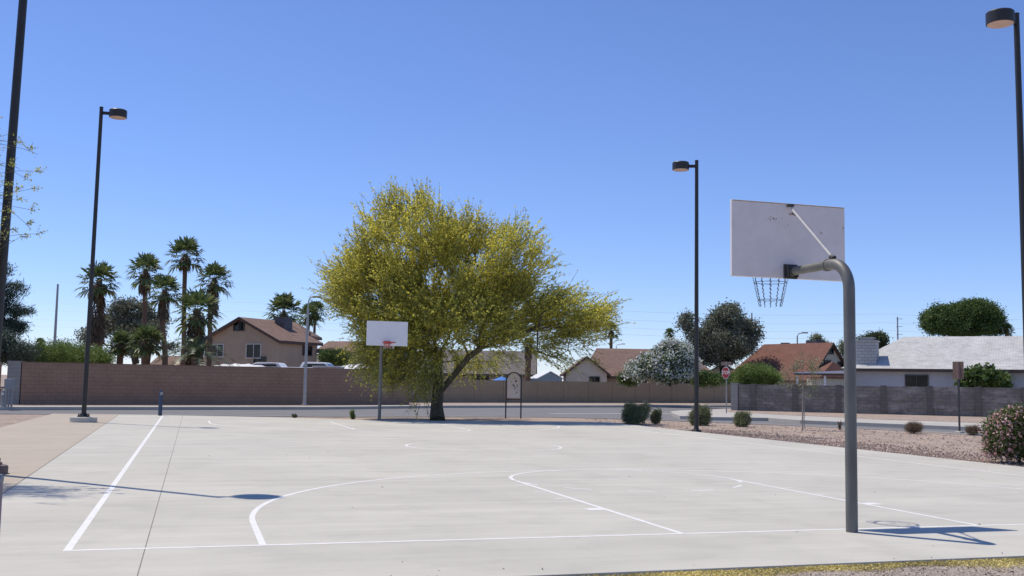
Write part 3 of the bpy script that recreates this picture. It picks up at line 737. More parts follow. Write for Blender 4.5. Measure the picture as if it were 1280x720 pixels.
def palm(label, px, ptop, D, crown_px, pbase=456, zb=.7, skirt=0., seed=1, nf=27, tr=.17, lean=0, group='fan palms', thick=1., name='fan_palm'):
    rng = np.random.default_rng(seed); top = np.array(V(px, ptop, D)); b0 = V(px-lean, pbase, D); base = Vector((b0.x, b0.y, zb))
    t = thing(name, base, label, 'palm', group)
    b0 = np.array(base); pts = [b0, b0*.66+top*.34+rng.normal(0, .06, 3), b0*.33+top*.67+rng.normal(0, .06, 3), top]
    MB().tube(pts, [tr*1.35, tr*1.05, tr*.95, tr*1.0], 10).build('trunk', M['palmbark'], t, True)
    Rc = crown_px*1.22*D/F; q = []
    for i in range(nf):
        el = R(-38+118*((i+.5)/nf)**.9); az = i*2.399+rng.normal(0, .2)
        d = np.array([math.cos(az)*math.cos(el), math.sin(az)*math.cos(el), math.sin(el)])
        fan(q, top+[0, 0, -.15], d, Rc*.48*rng.uniform(.85, 1.1), Rc*.52*rng.uniform(.9, 1.1), rng, .42-.22*math.sin(el), 15)
    mb = MB(); mb.quads(np.array(q)); mb.build('crown', M['palmleaf'], t)
    q = []
    H = skirt if skirt else Rc*.5
    for i in range(int(26+H*26)):
        az = rng.uniform(0, 6.28); z = -rng.uniform(.15, H); d = np.array([math.cos(az)*.45, math.sin(az)*.45, -1.])
        fan(q, top+[math.cos(az)*tr*.8, math.sin(az)*tr*.8, z+.25], d, Rc*.13*thick, Rc*.24*thick, rng, .6, 7)
    mb = MB(); mb.quads(np.array(q)); mb.build('dead_fronds', M['deadfrond'], t)
    return t
palm('leftmost fan palm of the cluster, shaggy thick trunk, pale spreading crown behind the lamp post', 124, 350, 72, 27, skirt=4.0, seed=21, tr=.2, thick=1.25)
palm('slim straight fan palm between the shaggy palm and the tallest one', 182, 338, 76, 25, skirt=1.6, seed=22)
palm('medium fan palm just below and beside the tallest palm', 206, 362, 70, 24, skirt=1.8, seed=23, lean=-1)
palm('tallest fan palm of the cluster, dark round crown on thin trunk', 232, 318, 80, 25, skirt=1.0, seed=24, lean=4)
palm('fan palm at the cluster edge nearest the tan house, crown leaning outward', 268, 348, 78, 24, skirt=2.6, seed=25, lean=8)
palm('low fan palm with wide brown skirted trunk in front of the others', 246, 388, 66, 31, skirt=3.6, seed=26, tr=.24, thick=1.3)
palm('bushy fan palm crown rising behind the tan house roof', 355, 388, 105, 24, pbase=440, seed=27, nf=34, skirt=2.2)
palm('front palm of a thin twin pair behind the tan house, slightly shorter', 386, 393, 98, 17, pbase=450, seed=28, nf=28, tr=.13)
palm('right palm of the thin twin pair behind the tan house', 394, 388, 100, 16, pbase=450, seed=29, nf=28, tr=.13, lean=2)
palm('drooping fan palm peeping out at the right end of the yellow tree', 764, 413, 110, 13, pbase=450, zb=0, seed=30, nf=26)
palm('tiny distant round palm crown above the white oleander', 837, 416, 150, 8, pbase=450, zb=0, seed=31, nf=30)
palm('fan palm crown behind the right end of the white roof', 1258, 411, 95, 10, pbase=440, zb=0, seed=32, nf=26)
palm('stout palm trunk seen below the yellow tree next to the shed', 661, 430, 86, 12, pbase=470, zb=0, seed=33, nf=22, tr=.25, skirt=1.2, lean=3)
palm('small far fan palm above the pale green thicket', 50, 428, 130, 8, pbase=450, seed=34, nf=24)
palm('short bushy fan palm below the slim palm, over the brown wall', 184, 425, 63, 24, pbase=456, seed=35, nf=40, tr=.2)
palm('dark short fan palm between the shaggy palm and the bushy one', 151, 428, 66, 19, pbase=456, seed=36, nf=40, tr=.2)
def date_palm(label, px, py, D, L_, seed, n_=30):
    rng = np.random.default_rng(seed); top = np.array(V(px, py, D)); base = Vector((top[0], top[1], .7))
    t = thing('date_palm', base, label, 'palm')
    MB().tube([base, (top[0], top[1], top[2])], [.35, .3], 12).build('trunk', M['palmbark'], t, True)
    q = []
    for i in range(n_):
        az = i*2.399; el = R(10+65*(i/n_)); d = np.array([math.cos(az)*math.cos(el), math.sin(az)*math.cos(el), math.sin(el)]); l_ = L_*rng.uniform(.8, 1.1)
        sd = np.cross(d, [0, 0, 1.]); sd /= np.linalg.norm(sd)
        P = lambda s: top+d*l_*s+np.array([0, 0, -l_*.62*s*s])
        for s in np.linspace(.12, 1, 34):
            a = P(s); tg = P(min(1, s+.03))-P(s-.03); tg /= np.linalg.norm(tg); bl = l_*.17*math.sin(math.pi*min(.93, s*.9+.08))+.08
            for sg in (-1, 1):
                v = tg*.6+sd*sg*.8+rng.normal(0, .1, 3)+[0, 0, .1]; v /= np.linalg.norm(v); w_ = tg*.022
                q.append([a-w_, a+w_, a+v*bl+w_*.2, a+v*bl-w_*.2])
        for s in np.linspace(0, .9, 8): a, b2 = P(s), P(s+.12); q.append([a-sd*.025, a+sd*.025, b2+sd*.02, b2-sd*.02])
    mb = MB(); mb.quads(np.array(q)); mb.build('crown', M['palmleaf2'], t)
date_palm('low feathery date palm with arching fronds over the wall beside the tan house', 246, 446, 64, 2.9, 41)

# ------------------------------------------------------------ other trees
D = 62
tree('conifer_tree', 'dark blue green conifer at the left border above the wall', V(-42, 456, D), [lob(-30, 335, D, 40, 18), lob(-22, 362, D, 58, 12), lob(-24, 385, D, 62, 12), lob(-30, 408, D, 62, 13), lob(-14, 437, D, 54, 16), lob(-30, 350, D, 30, 40)],
     .3, 760, 60, .30, M['pine'], (.20, .20, .13), seed=51, hole=.42, hs=.55, shell=.3, aspect=.12, up_=.5)
tree('conifer_tree', 'dark rounded conifer foliage low at the left border beside the green thicket', V(18, 458, 58), [lob(16, 440, 58, 30, 14), lob(-5, 432, 58, 30, 22)],
     .12, 260, 60, .2, M['pine'], (.22, .22, .16), seed=52, aspect=.15)
for i, (px, py, D_, rx, ry, mt_, lb) in enumerate([(75, 444, 64, 42, 15, 'lime', 'pale green feathery thicket above the brown wall beside the conifer'), (112, 448, 68, 28, 11, 'lime', 'lower pale green thicket around the shaggy palm trunk')]):
    tree('thicket_shrub', lb, V(px, 462, D_), [lob(px, py, D_, rx, ry), lob(px-rx*.5, py+4, D_, rx*.6, ry*.8)], .08, 420, 60, .13, M[mt_], (.25, .25, .2), seed=55+i, cat='shrub', stems=3, aspect=.3, group='shrubs behind the brown wall')
D = 92
tree('eucalyptus_tree', 'grey green airy eucalyptus behind the palm cluster', V(170, 455, D), [lob(170, 393, D, 22, 18), lob(142, 410, D, 24, 18), lob(190, 412, D, 26, 20), lob(115, 420, D, 14, 12), lob(165, 425, D, 34, 18), lob(212, 425, D, 14, 14), lob(150, 385, D, 12, 10)],
     .3, 620, 55, .24, M['euc'], (.30, .30, .25), seed=61, hole=.35, hs=.35, aspect=.4)
D = 104
tree('eucalyptus_tree', 'big dark eucalyptus with open crown behind the white oleander', V(906, 470, D), [lob(912, 400, D, 24, 19), lob(880, 415, D, 22, 17), lob(905, 430, D, 40, 18), lob(932, 415, D, 18, 15), lob(895, 447, D, 26, 14), lob(862, 402, D, 13, 9), lob(918, 388, D, 12, 7), lob(870, 425, D, 14, 12)],
     .45, 820, 62, .24, M['euc'], (.34, .34, .28), seed=62, hole=.41, hs=.5, aspect=.45)
D = 96
tree('round_tree', 'dense round green tree crown behind the white roofed house', V(1202, 455, D), [lob(1178, 399, D, 22, 17, 2.2), lob(1216, 391, D, 25, 17, 2.2), lob(1232, 397, D, 17, 18, 2.0), lob(1198, 394, D, 16, 13, 2.2), lob(1166, 406, D, 9, 10, 1.6), lob(1242, 408, D, 9, 10, 1.4), lob(1204, 410, D, 38, 9, 2.6)],
     .3, 1500, 60, .19, M['mid'], (.23, .23, .2), seed=63, shell=.55, hole=.2, hs=.5)
tree('small_tree', 'round citrus tree between the brown wall and the yellow tree', V(418, 460, 78), [lob(418, 447, 78, 18, 9), lob(409, 446, 78, 8, 7), lob(428, 449, 78, 9, 7)], .12, 260, 60, .12, M['mid'], (.18, .18, .16), seed=64, shell=.7)
tree('small_tree', 'bright green rounded bush tree in front of the red roof', V(945, 478, 76), [lob(945, 468, 76, 24, 11), lob(928, 473, 76, 12, 8), lob(962, 474, 76, 13, 8)], .12, 380, 60, .12, M['lime'], (.22, .22, .17), seed=65, shell=.6)
tree('small_tree', 'small green treetop just above the red roof ridge', V(1020, 440, 130), [lob(1020, 425, 130, 6, 6), lob(1028, 430, 130, 7, 4)], .1, 60, 50, .2, M['sage'], (.25, .25, .22), seed=66)
tree('small_tree', 'dark treetop beside the white chimney', V(1092, 455, 100), [lob(1095, 424, 100, 12, 7), lob(1082, 428, 100, 10, 7), lob(1102, 432, 100, 6, 8)], .15, 160, 55, .2, M['dk'], (.22, .22, .2), seed=67)
tree('small_tree', 'pale treetop at the red house, peeking past the hoop pole', V(1055, 455, 104), [lob(1056, 436, 104, 6, 8)], .1, 60, 50, .18, M['sage'], (.22, .22, .22), seed=68)
tree('small_tree', 'broad leaved fig tree in front of the pale blue house wall', V(1230, 488, 66), [lob(1228, 473, 66, 22, 10), lob(1213, 478, 66, 12, 8), lob(1245, 478, 66, 12, 8)], .1, 260, 26, .3, M['mid'], (.22, .22, .18), seed=69, aspect=.8)
tree('small_tree', 'dark green tree behind the tan wall under the oleander', V(880, 482, 90), [lob(878, 473, 90, 14, 8), lob(895, 474, 90, 10, 6)], .1, 160, 50, .16, M['mid'], (.2, .2, .18), seed=70)
tree('small_tree', 'green bushes behind the stop sign', V(925, 480, 84), [lob(930, 474, 84, 22, 6), lob(912, 474, 84, 12, 6)], .1, 160, 50, .15, M['mid'], (.2, .2, .15), seed=71)
tree('small_tree', 'low dark green bush left of the oleander over the tan wall', V(787, 482, 84), [lob(786, 473, 84, 12, 7)], .1, 110, 50, .15, M['mid'], (.2, .2, .15), seed=72)
tree('oleander_tree', 'large oleander covered with white blossom above the tan wall', V(838, 482, 82), [lob(842, 444, 82, 22, 17), lob(820, 455, 82, 20, 14), lob(800, 462, 82, 15, 11), lob(855, 455, 82, 16, 16), lob(838, 465, 82, 26, 12), lob(797, 466, 82, 12, 7)],
     .12, 900, 40, .20, M['mid'], (.22, .22, .2), seed=73, shell=.6, aspect=.3, stems=3, extra=[('blossom', .9, 24, .17, M['whiteflower'], V(838, 470, 82).z)])

# ------------------------------------------------------------ shrubs of the park
def shrub(label, px, py, w_, h_, m_, n_, seed, ls=.12, asp=.16, extra=None, group='low shrubs in the gravel', name='round_shrub', D_=None):
    g = G(px, py); g.z = -.045; D_ = depth(g); k = D_/F; rx = w_*k/2; h = h_*k
    rs_ = random.Random(seed); lobes = [(g.x, g.y, h*.42, rx*.6, rx*.6, h*.40)]
    for k in range(7):
        a = rs_.uniform(0, 6.28); q_ = rs_.uniform(.25, .72)*rx; hh = rs_.uniform(.3, .68)*h
        lobes.append((g.x+math.cos(a)*q_, g.y+math.sin(a)*q_, hh, rx*.28, rx*.28, min(h-hh, hh)*.85))
    return tree(name, label, g, lobes, .03, n_, 42, ls, m_, (rx*.13, rx*.13, h*.12), seed=seed, shell=.5, aspect=asp, cat='shrub', trunk_h=h*.25, group=group, extra=extra, crown='foliage', stems=4, up_=.5)
shrub('largest round green shrub, directly right of the arched board', 795, 529, 34, 25, M['sage'], 420, 81)
shrub('small pale shrub touching the largest green shrub', 820, 529, 15, 17, M['sage'], 160, 82)
shrub('round green shrub behind the lamp post in the gravel', 876, 530.5, 32, 23, M['sage'], 380, 83)
shrub('low sprawling green shrub below the street corner', 926, 532, 25, 17, M['sage'], 260, 84)
shrub('small reddish dry shrub between hoop pole and brown sign', 1142, 540.5, 28, 13, M['dry'], 260, 85, .05)
shrub('small dry reddish shrub half hidden by the pink oleander', 1216, 542.5, 24, 11, M['dry'], 200, 86, .05)
shrub('grassy weed tuft growing at the court edge near the far hoop', 441, 523.5, 9, 11, M['lime'], 18, 87, .16, .06, name='weed_tuft')
shrub('small dark weed lying on the far edge of the court', 368, 522, 11, 5, M['dk'], 24, 88, .05, name='weed_tuft')
shrub('thin dry weed between the young tree and the hoop pole', 1050, 536, 7, 10, M['dry'], 22, 89, .06, .1, name='weed_tuft')
g = G(1275, 577); g.z = -.045
tree('oleander_shrub', 'big leafy oleander shrub with pink flowers at the right border', g,
     [(g.x, g.y, .62, .72, .72, .52), (g.x-.40, g.y, .40, .36, .45, .34), (g.x-.3, g.y-.1, .85, .3, .3, .28), (g.x+.45, g.y+.1, .72, .55, .5, .46), (g.x+.1, g.y, .86, .42, .42, .32)],
     .035, 900, 42, .085, M['mid'], (.075, .075, .07), seed=91, shell=.6, aspect=.28, cat='shrub', trunk_h=.3, stems=6, crown='foliage', up_=.4, extra=[('flowers', .75, 10, .066, M['pinkflower'], .1)])
# young tree with stake
D = depth(G(1003, 536)); g = G(1003, 536.5); g.z = -.045
t = thing('young_tree', g, 'thin staked young tree with sparse leaves in front of the grey wall', 'tree')
rng = np.random.default_rng(95)
pt = lambda x, y, d=0: np.array(V(x, y, D+d))
nd, pa, tp = skeleton([[np.array(g), pt(1003.5, 505), pt(1004, 480), pt(1003, 460)]], np.array([pt(992, 462, .2), pt(998, 455, -.2), pt(1014, 458, .1), pt(982, 466), pt(1017, 463, .2), pt(1005, 452), pt(1013, 492, -.1), pt(988, 476), pt(1010, 478, .2), pt(1019, 455), pt(1018, 486), pt(998, 482, .2)]), .02, rng, .25, 0)
mb = MB(); limbs(mb, nd, pa, tp, .035, .006, 6, .5); mb.build('trunk', mat('pale_bark', (.32, .27, .21), .9, .2, 8.), t, True)
C_ = np.array([nd[i] for i in tp]); C_ = np.concatenate([C_, C_+rng.normal(0, .13, C_.shape), C_+rng.normal(0, .17, C_.shape)])
mb = MB(); mb.quads(leaves(C_, 34, .085, rng, (.11, .11, .10), .35)); mb.build('crown', M['sage'], t)
MB().tube([pt(1005.5, 536.2), pt(1005.5, 497)], .014, 6).build('stake', M['steel'], t)

# ------------------------------------------------------------ houses
def FR(o, ang=0):
    """frame with local x to the right of the picture, y away, turned by ang degrees (clockwise positive: right end nearer)"""
    a = R(ang); x = RH*math.cos(a)-FH*math.sin(a); y = FH*math.cos(a)+RH*math.sin(a)
    m_ = Matrix((x, y, Vector((0, 0, 1)))).transposed().to_4x4(); m_.translation = Vector((o[0], o[1], 0)); return m_
def win(t, X, cx, y, z, w_, h_, fm, mull=True, nx=0):
    """window on a wall facing local -y"""
    q = MB(); q.X = X; fw_ = .07
    for sx in (-1, 1): q.box((cx+sx*(w_/2-fw_/2), y-.03, z), (fw_, .08, h_))
    for sz in (-1, 1): q.box((cx, y-.03, z+sz*(h_/2-fw_/2)), (w_-2*fw_-.002, .08, fw_))
    if mull: q.box((cx, y-.025, z), (.05, .06, h_-2*fw_-.002))
    f = q.build('window', fm, t)
    q = MB(); q.X = X; q.box((cx, y-.008, z), (w_-.02, .012, h_-.02)); q.build('pane', M['glass'], f)
def winx(t, X, x, cy, z, w_, h_, fm):
    """window on a wall facing local +x"""
    win(t, X @ Matrix.Translation((x, cy, 0)) @ Matrix.Rotation(R(90), 4, 'Z'), 0, 0, z, w_, h_, fm)
def gable(t, X, w_, d_, eave, ridge, wallm, roofm, z0=0., hl=0., hr=0., ov=.45, th=.14, y0=0., x0=0., wall='wall', roof='roof', fascia=True):
    """house block: ridge along local x from x0 to x0+w_, front wall at y0"""
    q = MB(); q.X = X; x1 = x0+w_; y1 = y0+d_; ym = (y0+y1)/2
    q.box(((x0+x1)/2, ym, (z0+eave)/2), (w_, d_, eave-z0))
    for xx, hh, sg in ((x0, hl, 1), (x1, hr, -1)):
        if hh == 0: q.slab([(xx, y0, eave), (xx, y1, eave), (xx, ym, ridge-.05)], (sg*.15, 0, 0))
    q.build(wall, wallm, t)
    q = MB(); q.X = X
    sl = (ridge-eave)/(d_/2); ye0, ye1 = y0-ov, y1+ov; ze = eave-ov*sl
    ol = ov if True else 0
    A = (x0-ol, ye0, ze); B = (x1+ol, ye0, ze); C1 = (x1+ol, ye1, ze); D1 = (x0-ol, ye1, ze)
    rl = (x0-ol+ (hl+ol if hl else 0), ym, ridge); rr = (x1+ol-(hr+ol if hr else 0), ym, ridge)
    off = (0, 0, th)
    q.slab([A, B, rr, rl], off); q.slab([C1, D1, rl, rr], off)
    if hl: q.slab([D1, A, rl], off)
    if hr: q.slab([B, C1, rr], off)
    rf = q.build(roof, roofm, t)
    if fascia:
        q = MB(); q.X = X; q.box(((x0+x1)/2, ye0-.015, ze+.02), (w_+2*ol+.02, .03, .2)); q.box(((x0+x1)/2, ye1+.015, ze+.02), (w_+2*ol+.02, .03, .2))
        for xx, hh in ((x0-ol-.015, hl), (x1+ol+.015, hr)):
            if hh == 0:
                for ya in (ye0, ye1): q.slab([(xx-.015, ya, ze-.07), (xx-.015, ym, ridge-.07), (xx-.015, ym, ridge+.155), (xx-.015, ya, ze+.155)], (.03, 0, 0))
        q.build('fascia', M['trim'], rf)
    return rf

# tan two storey house
D = 80; o = V(347, 455, D)
t = thing('tan_house', Vector((o.x, o.y, .7)), 'tan two storey house with brown shingle roof above the brown wall', 'house')
X = FR(o, 27)
gw = 7.3; gl = 4.7
za = V(300, 399, 82).z; zk = V(347, 427, D).z
Xr = X @ Matrix.Rotation(R(90), 4, 'Z')       # ridge runs away from the viewer
# block with ridge along local y of X: use rotated frame (local x' = X's +y, y' = -X's x)
rf = gable(t, Xr, gl, gw, zk+.1, za, M['stuccotan'], M['roofbrown'], z0=.7, ov=.35)
Xc = FR(V(328, 455, 87), 3)
gable(t, Xc, 3.3, 5.2, V(365, 418, 86).z, V(365, 404.5, 89).z, M['stuccotan'], M['roofbrown'], z0=.7, hr=1.3, ov=.3, wall='upper_wall', roof='upper_roof')
zz = lambda y, D_: V(300, y, D_).z
win(t, X, -6.0, 0, zz(438.5, 82.5), 1.35, 1.05, M['wframe']); win(t, X, -2.35, 0, zz(438.5, 81), 1.5, 1.15, M['wframe']); win(t, X, -3.9, 0, zz(408, 82), 1.1, .75, M['dframe'])
win(t, X, -1.7, 0, zz(451, 81), 1.2, .7, M['dframe'])
winx(t, X, 0, 3.5, zz(437, 83), 1.2, .8, M['dframe'])
q = MB(); q.X = X; q.box((-2.5, 3.6, za-.15), (.98, .98, .9)); q.box((-2.5, 3.6, za+.32), (1.04, 1.04, .05))
for k in range(5): q.box((-2.5, 3.6, za-.5+k*.17), (1.0, 1.0, .03))
for sx in (-.45, .45):
    for sy in (-.45, .45): q.box((-2.5+sx, 3.6+sy, za-.95), (.06, .06, .6))
q.build('roof_cooler', M['cooler'], rf)
q = MB(); q.X = X; q.box((-1.1, 5.2, za-1.1), (.10, .10, .6)); q.build('vent_pipe', M['cooler'], rf); q = MB(); q.X = X; q.box((-.9, 2.7, za-1.4), (.25, .25, .5)); q.build('roof_vent', M['cooler'], rf)
q = MB(); q.X = X; q.box((2.0, 6.5, 2.2), (4., 3., 3.)); q.build('garage_wing', M['stuccotan'], t)
q = MB(); q.X = X; q.slab([(-.2, 4.6, 3.6), (4.4, 4.6, 3.6), (4.4, 6.5, 4.5), (-.2, 6.5, 4.5)], (0, 0, .12)); q.slab([(4.4, 8.4, 3.6), (-.2, 8.4, 3.6), (-.2, 6.5, 4.5), (4.4, 6.5, 4.5)], (0, 0, .12)); q.build('garage_roof', M['roofbrown'], t)
# small low house behind the palms
o = V(190, 455, 96); t = thing('low_house', Vector((o.x, o.y, .7)), 'low brown roofed house mostly hidden behind the palm trunks', 'house')
gable(t, FR(o, 5), 5.2, 5, V(190, 460, 96).z, V(230, 447, 98).z, M['stuccotan'], M['roofbrown'], z0=.6)
# far roof right of tan house
o = V(392, 455, 112); t = thing('low_house', Vector((o.x, o.y, 0)), 'small far roof between the street light and the citrus tree', 'house')
gable(t, FR(o, 0), 5.5, 6, V(392, 455, 112).z, V(392, 444, 115).z, M['stuccotan'], M['rooftan'], z0=.4, hl=0, hr=2)
# house behind the yellow tree
o = V(545, 478, 96); t = thing('low_house', Vector((o.x, o.y, 0)), 'long low house with grey brown roof seen through the yellow tree', 'house')
X = FR(o, 2); gable(t, X, 8.6, 8, V(600, 466, 96).z, V(600, 440, 100).z, M['stuccotan'], M['roofgrey'], z0=0)
win(t, X, 4., 0, 1.7, 1.6, 1., M['dframe']); win(t, X, 7., 0, 1.7, 1.2, 1., M['dframe'])
# brown roofed house
o = V(735, 480, 97); t = thing('brown_house', Vector((o.x, o.y, 0)), 'wide brown roofed house behind the white oleander', 'house')
X = FR(o, 1); gable(t, X, 11.7, 8, V(800, 469, 97).z, V(800, 438, 101).z, M['stuccotan'], M['roofbrown'], z0=0, hr=2.6, hl=1.)
zg = V(735, 447, 94).z; ze = V(758, 469, 94).z; Xw = FR(V(710, 480, 94), 0) ; Xg = Xw @ Matrix.Translation((3.45, 0, 0)) @ Matrix.Rotation(R(90), 4, 'Z')
gable(t, Xg, 5.5, 3.6, ze+.15, zg, M['stuccocream'], M['roofbrown'], z0=0, ov=.3, wall='wing_wall', roof='wing_roof')
win(t, Xw, 2.35, 0, V(741, 474, 94).z-.1, .95, .7, M['dframe'])
win(t, X, 4.6, 0, 1.75, 1.5, .9, M['dframe']); win(t, X, 8.6, 0, 1.75, 1.5, .9, M['dframe'])
# shed
o = V(673, 479, 90); t = thing('garden_shed', Vector((o.x, o.y, 0)), 'small blue grey gabled shed with bright roof under the yellow tree', 'shed')
X = FR(o, -14); Xg = X @ Matrix.Translation((2.1, 0, 0)) @ Matrix.Rotation(R(90), 4, 'Z')
gable(t, Xg, 2.6, 2.1, V(680, 472.5, 90).z, V(687, 464.5, 90).z, M['shed'], M['white'], z0=0, ov=.12, th=.05, fascia=False)
# patio umbrella
o = V(627, 480, 88); t = thing('patio_umbrella', Vector((o.x, o.y, 0)), 'open blue patio umbrella showing over the tan wall', 'umbrella')
zt = V(627, 470.5, 88).z; q = MB(); q.lathe((o.x, o.y, 0), [(1.0, zt-.46), (1.0, zt-.42), (.5, zt-.2), (.03, zt)], 8); q.build('canopy', M['umbrella'], t)
MB().tube([(o.x, o.y, 0), (o.x, o.y, zt-.1)], .025, 8).build('pole', M['steel'], t)
# small tan gabled roof between oleander and red house
o = V(905, 478, 125); t = thing('low_house', Vector((o.x, o.y, 0)), 'far tan roofed house between the dark eucalyptus and the red roof', 'house')
gable(t, FR(o, 12) @ Matrix.Translation((2.9, 0, 0)) @ Matrix.Rotation(R(90), 4, 'Z'), 7, 6, V(905, 474, 125).z, V(924, 456, 128).z, M['stuccotan'], M['rooftan'], z0=0)
# red roofed house
D = 98; o = V(1012, 478, D); t = thing('red_house', Vector((o.x, o.y, 0)), 'two storey cream house with red shingle roof', 'house')
X = FR(o, 56); ridge = V(1040, 428.5, D-1).z
rf = gable(t, X, 10.5, 6.0, V(960, 474, 98).z+.2, ridge, M['stuccocream'], M['roofred'], z0=0, hl=2.2, ov=.35, x0=-10.5)
winx(t, X, 0, 2.5, V(1040, 457, D).z, .95, 1.1, M['dframe']); winx(t, X, 0, 4.4, V(1050, 458, D).z, .9, 1.0, M['dframe']); winx(t, X, 0, 3.0, V(1042, 438, D).z, .8, .65, M['dframe'])
q = MB(); q.X = X
q.box((-2.9, 4.2, ridge+.18), (1.3, 1.0, .55)); q.build('roof_cooler', M['cooler'], rf); q = MB(); q.X = X; q.box((-6.5, 4.1, ridge+.12), (.7, .6, .35)); q.build('roof_vent', M['cooler'], rf)
q = MB(); q.X = X; zp = V(1010, 470, D).z; q.slab([(.4, -.9, zp-.2), (1.9, -.9, zp-.2), (.9, 2.2, zp+1.25), (.05, 2.2, zp+1.25)], (0, 0, .12)); q.slab([(1.9, -.9, zp-.2), (1.9, 5.4, zp-.2), (.9, 2.2, zp+1.25)], (0, 0, .12)); q.build('porch_roof', M['roofred'], t)
q = MB(); q.X = X; q.box((.8, 1.8, (zp-.15)/2), (1.4, 4.6, zp-.15)); q.build('porch_wall', M['stuccocream'], t)
# white roofed house
D = 71; o = V(1062, 490, D); ang = 28
t = thing('white_roofed_house', Vector((o.x, o.y, 0)), 'single storey pale blue house with wide white shingle roof', 'house')
X = FR(o, ang); ev = V(1062, 463, D).z; rg = V(1113, 421, D+1).z
rf = gable(t, X, 19, 9, ev+.25, rg, M['stuccoblue'], M['roofwhite'], z0=0, hl=2.9, ov=.5, th=.1)
for cx, w_ in ((4.25, 1.45), (13.0, 1.2)): win(t, X, cx, 0, 1.95, w_, 1.05, M['dframe'])
for (x_, y_, h_) in ((13.0, 1.6, .55), (12.6, 3.9, .45)):
    q = MB(); q.X = X; zb = ev+.35+y_*(rg-ev-.25)/4.5; q.cyl((x_, y_, zb-.1), .05, h_, 8); q.tube([(x_, y_, zb+h_-.1), (x_+.15, y_, zb+h_-.1)], .045, 8); q.build('roof_vent', M['cooler'], rf)
q = MB(); q.X = X; zc = V(1083, 427, D).z; q.box((1.05, .75, (zc+2.3)/2), (1.30, 1.3, zc-2.3)); q.build('chimney', M['brickwhite'], t)
q = MB(); q.X = X; q.box((1.05, .75, zc+.03), (1.44, 1.44, .10)); q.box((1.05, .75, zc+.26), (1.0, 1.0, .05)); q.box((1.05, .75, zc+.16), (.8, .8, .16)); q.build('chimney_cap', M['brickwhite'], t)
q = MB(); q.X = X; zp = V(1045, 466, 69).z; q.slab([(-3.2, -2.2, zp-.12), (.2, -2.2, zp+.02), (.2, 3.2, zp+.02), (-3.2, 3.2, zp-.12)], (0, 0, .13)); q.build('patio_cover', M['white'], t)
q = MB(); q.X = X; q.box((-1.5, -2.22, zp-.11), (3.4, .04, .12)); q.build('patio_beam', M['trim'], t)
for x_ in (-3.0, -1.2):
    q = MB(); q.X = X; q.box((x_, -2.0, (zp-.2)/2), (.12, .12, zp-.2)); q.build('patio_post', M['white'], t)

# ------------------------------------------------------------ vehicles in the yard
def pickup(label, px, D_, ang, s_=1., Lb=5.6, roof=1.8, bed=1.42):
    o = V(px, 458, D_); t = thing('pickup_truck', Vector((o.x, o.y, .75)), label, 'truck', 'white trucks parked behind the brown wall')
    X = FR(o, ang) @ Matrix.Translation((0, 0, .75))
    def mk(): q = MB(); q.X = X; return q
    prof = [(-Lb/2, .5), (-Lb/2, bed), (-.55, bed), (-.5, bed+.02), (-.3, roof-.03), (-.1, roof), (1.0, roof), (1.2, roof-.04), (1.75, bed-.10), (Lb/2-.1, bed-.22), (Lb/2, bed-.42), (Lb/2, .5)]
    q = mk(); W_ = .95
    q.slab([(x, -W_, z) for x, z in prof], (0, 2*W_, 0)); q.build('body', M['white'], t, bevel=.04)
    q = mk()
    for sy in (-W_-.005, W_+.005): q.slab([(-.28, sy, bed+.02), (1.6, sy, bed-.02), (1.18, sy, roof-.12), (-.15, sy, roof-.1)], (0, .01 if sy < 0 else -.01, 0))
    q.slab([(1.225, -.8, roof-.07), (1.225, .8, roof-.07), (1.735, .85, bed-.06), (1.735, -.85, bed-.06)], (.01, 0, .01)); q.build('window', M['glass'], t)
    for x_ in (-Lb/2+1.1, Lb/2-1.0):
        for sy in (-1, 1):
            wq = mk().tube([(x_, sy*.78, .38), (x_, sy*.98, .38)], .38, 20).build('wheel', M['rubber'], t, True)
            mk().tube([(x_, sy*.985, .38), (x_, sy*.99, .38)], .22, 16).build('rim', M['steel'], wq, True)
    for sy in (-.7, .7): mk().box((Lb/2+.005, sy, bed-.6), (.03, .3, .16)).build('headlight', M['lens'], t)
    return t
pickup('white pickup truck with covered bed showing its cab top over the brown wall', 346, 69, 182, Lb=5.4, bed=1.52)
pickup('white pickup truck beside the street light, dark windscreen above the wall', 388, 71, 4, Lb=5.0, roof=1.90, bed=1.5)
o = V(412, 458, 68.5); t = thing('cargo_trailer', Vector((o.x, o.y, .75)), 'boxy white trailer with dark trim behind the wall right of the street light', 'trailer')
X = FR(o, 6) @ Matrix.Translation((0, 0, .75))
q = MB(); q.X = X; q.box((0, 0, .98), (1.7, 1.8, 1.16)); q.build('body', M['cloth'], t, bevel=.05)
q = MB(); q.X = X; q.box((0, 0, 1.60), (1.78, 1.86, .06)); q.build('roof', M['white'], t)
q = MB(); q.X = X; q.box((0, -.905, 1.35), (.6, .012, .14)); q.build('window', M['glass'], t)
for sy in (-1, 1):
    q = MB(); q.X = X; q.tube([(0, sy*.80, .3), (0, sy*.96, .3)], .3, 16); q.build('wheel', M['rubber'], t)
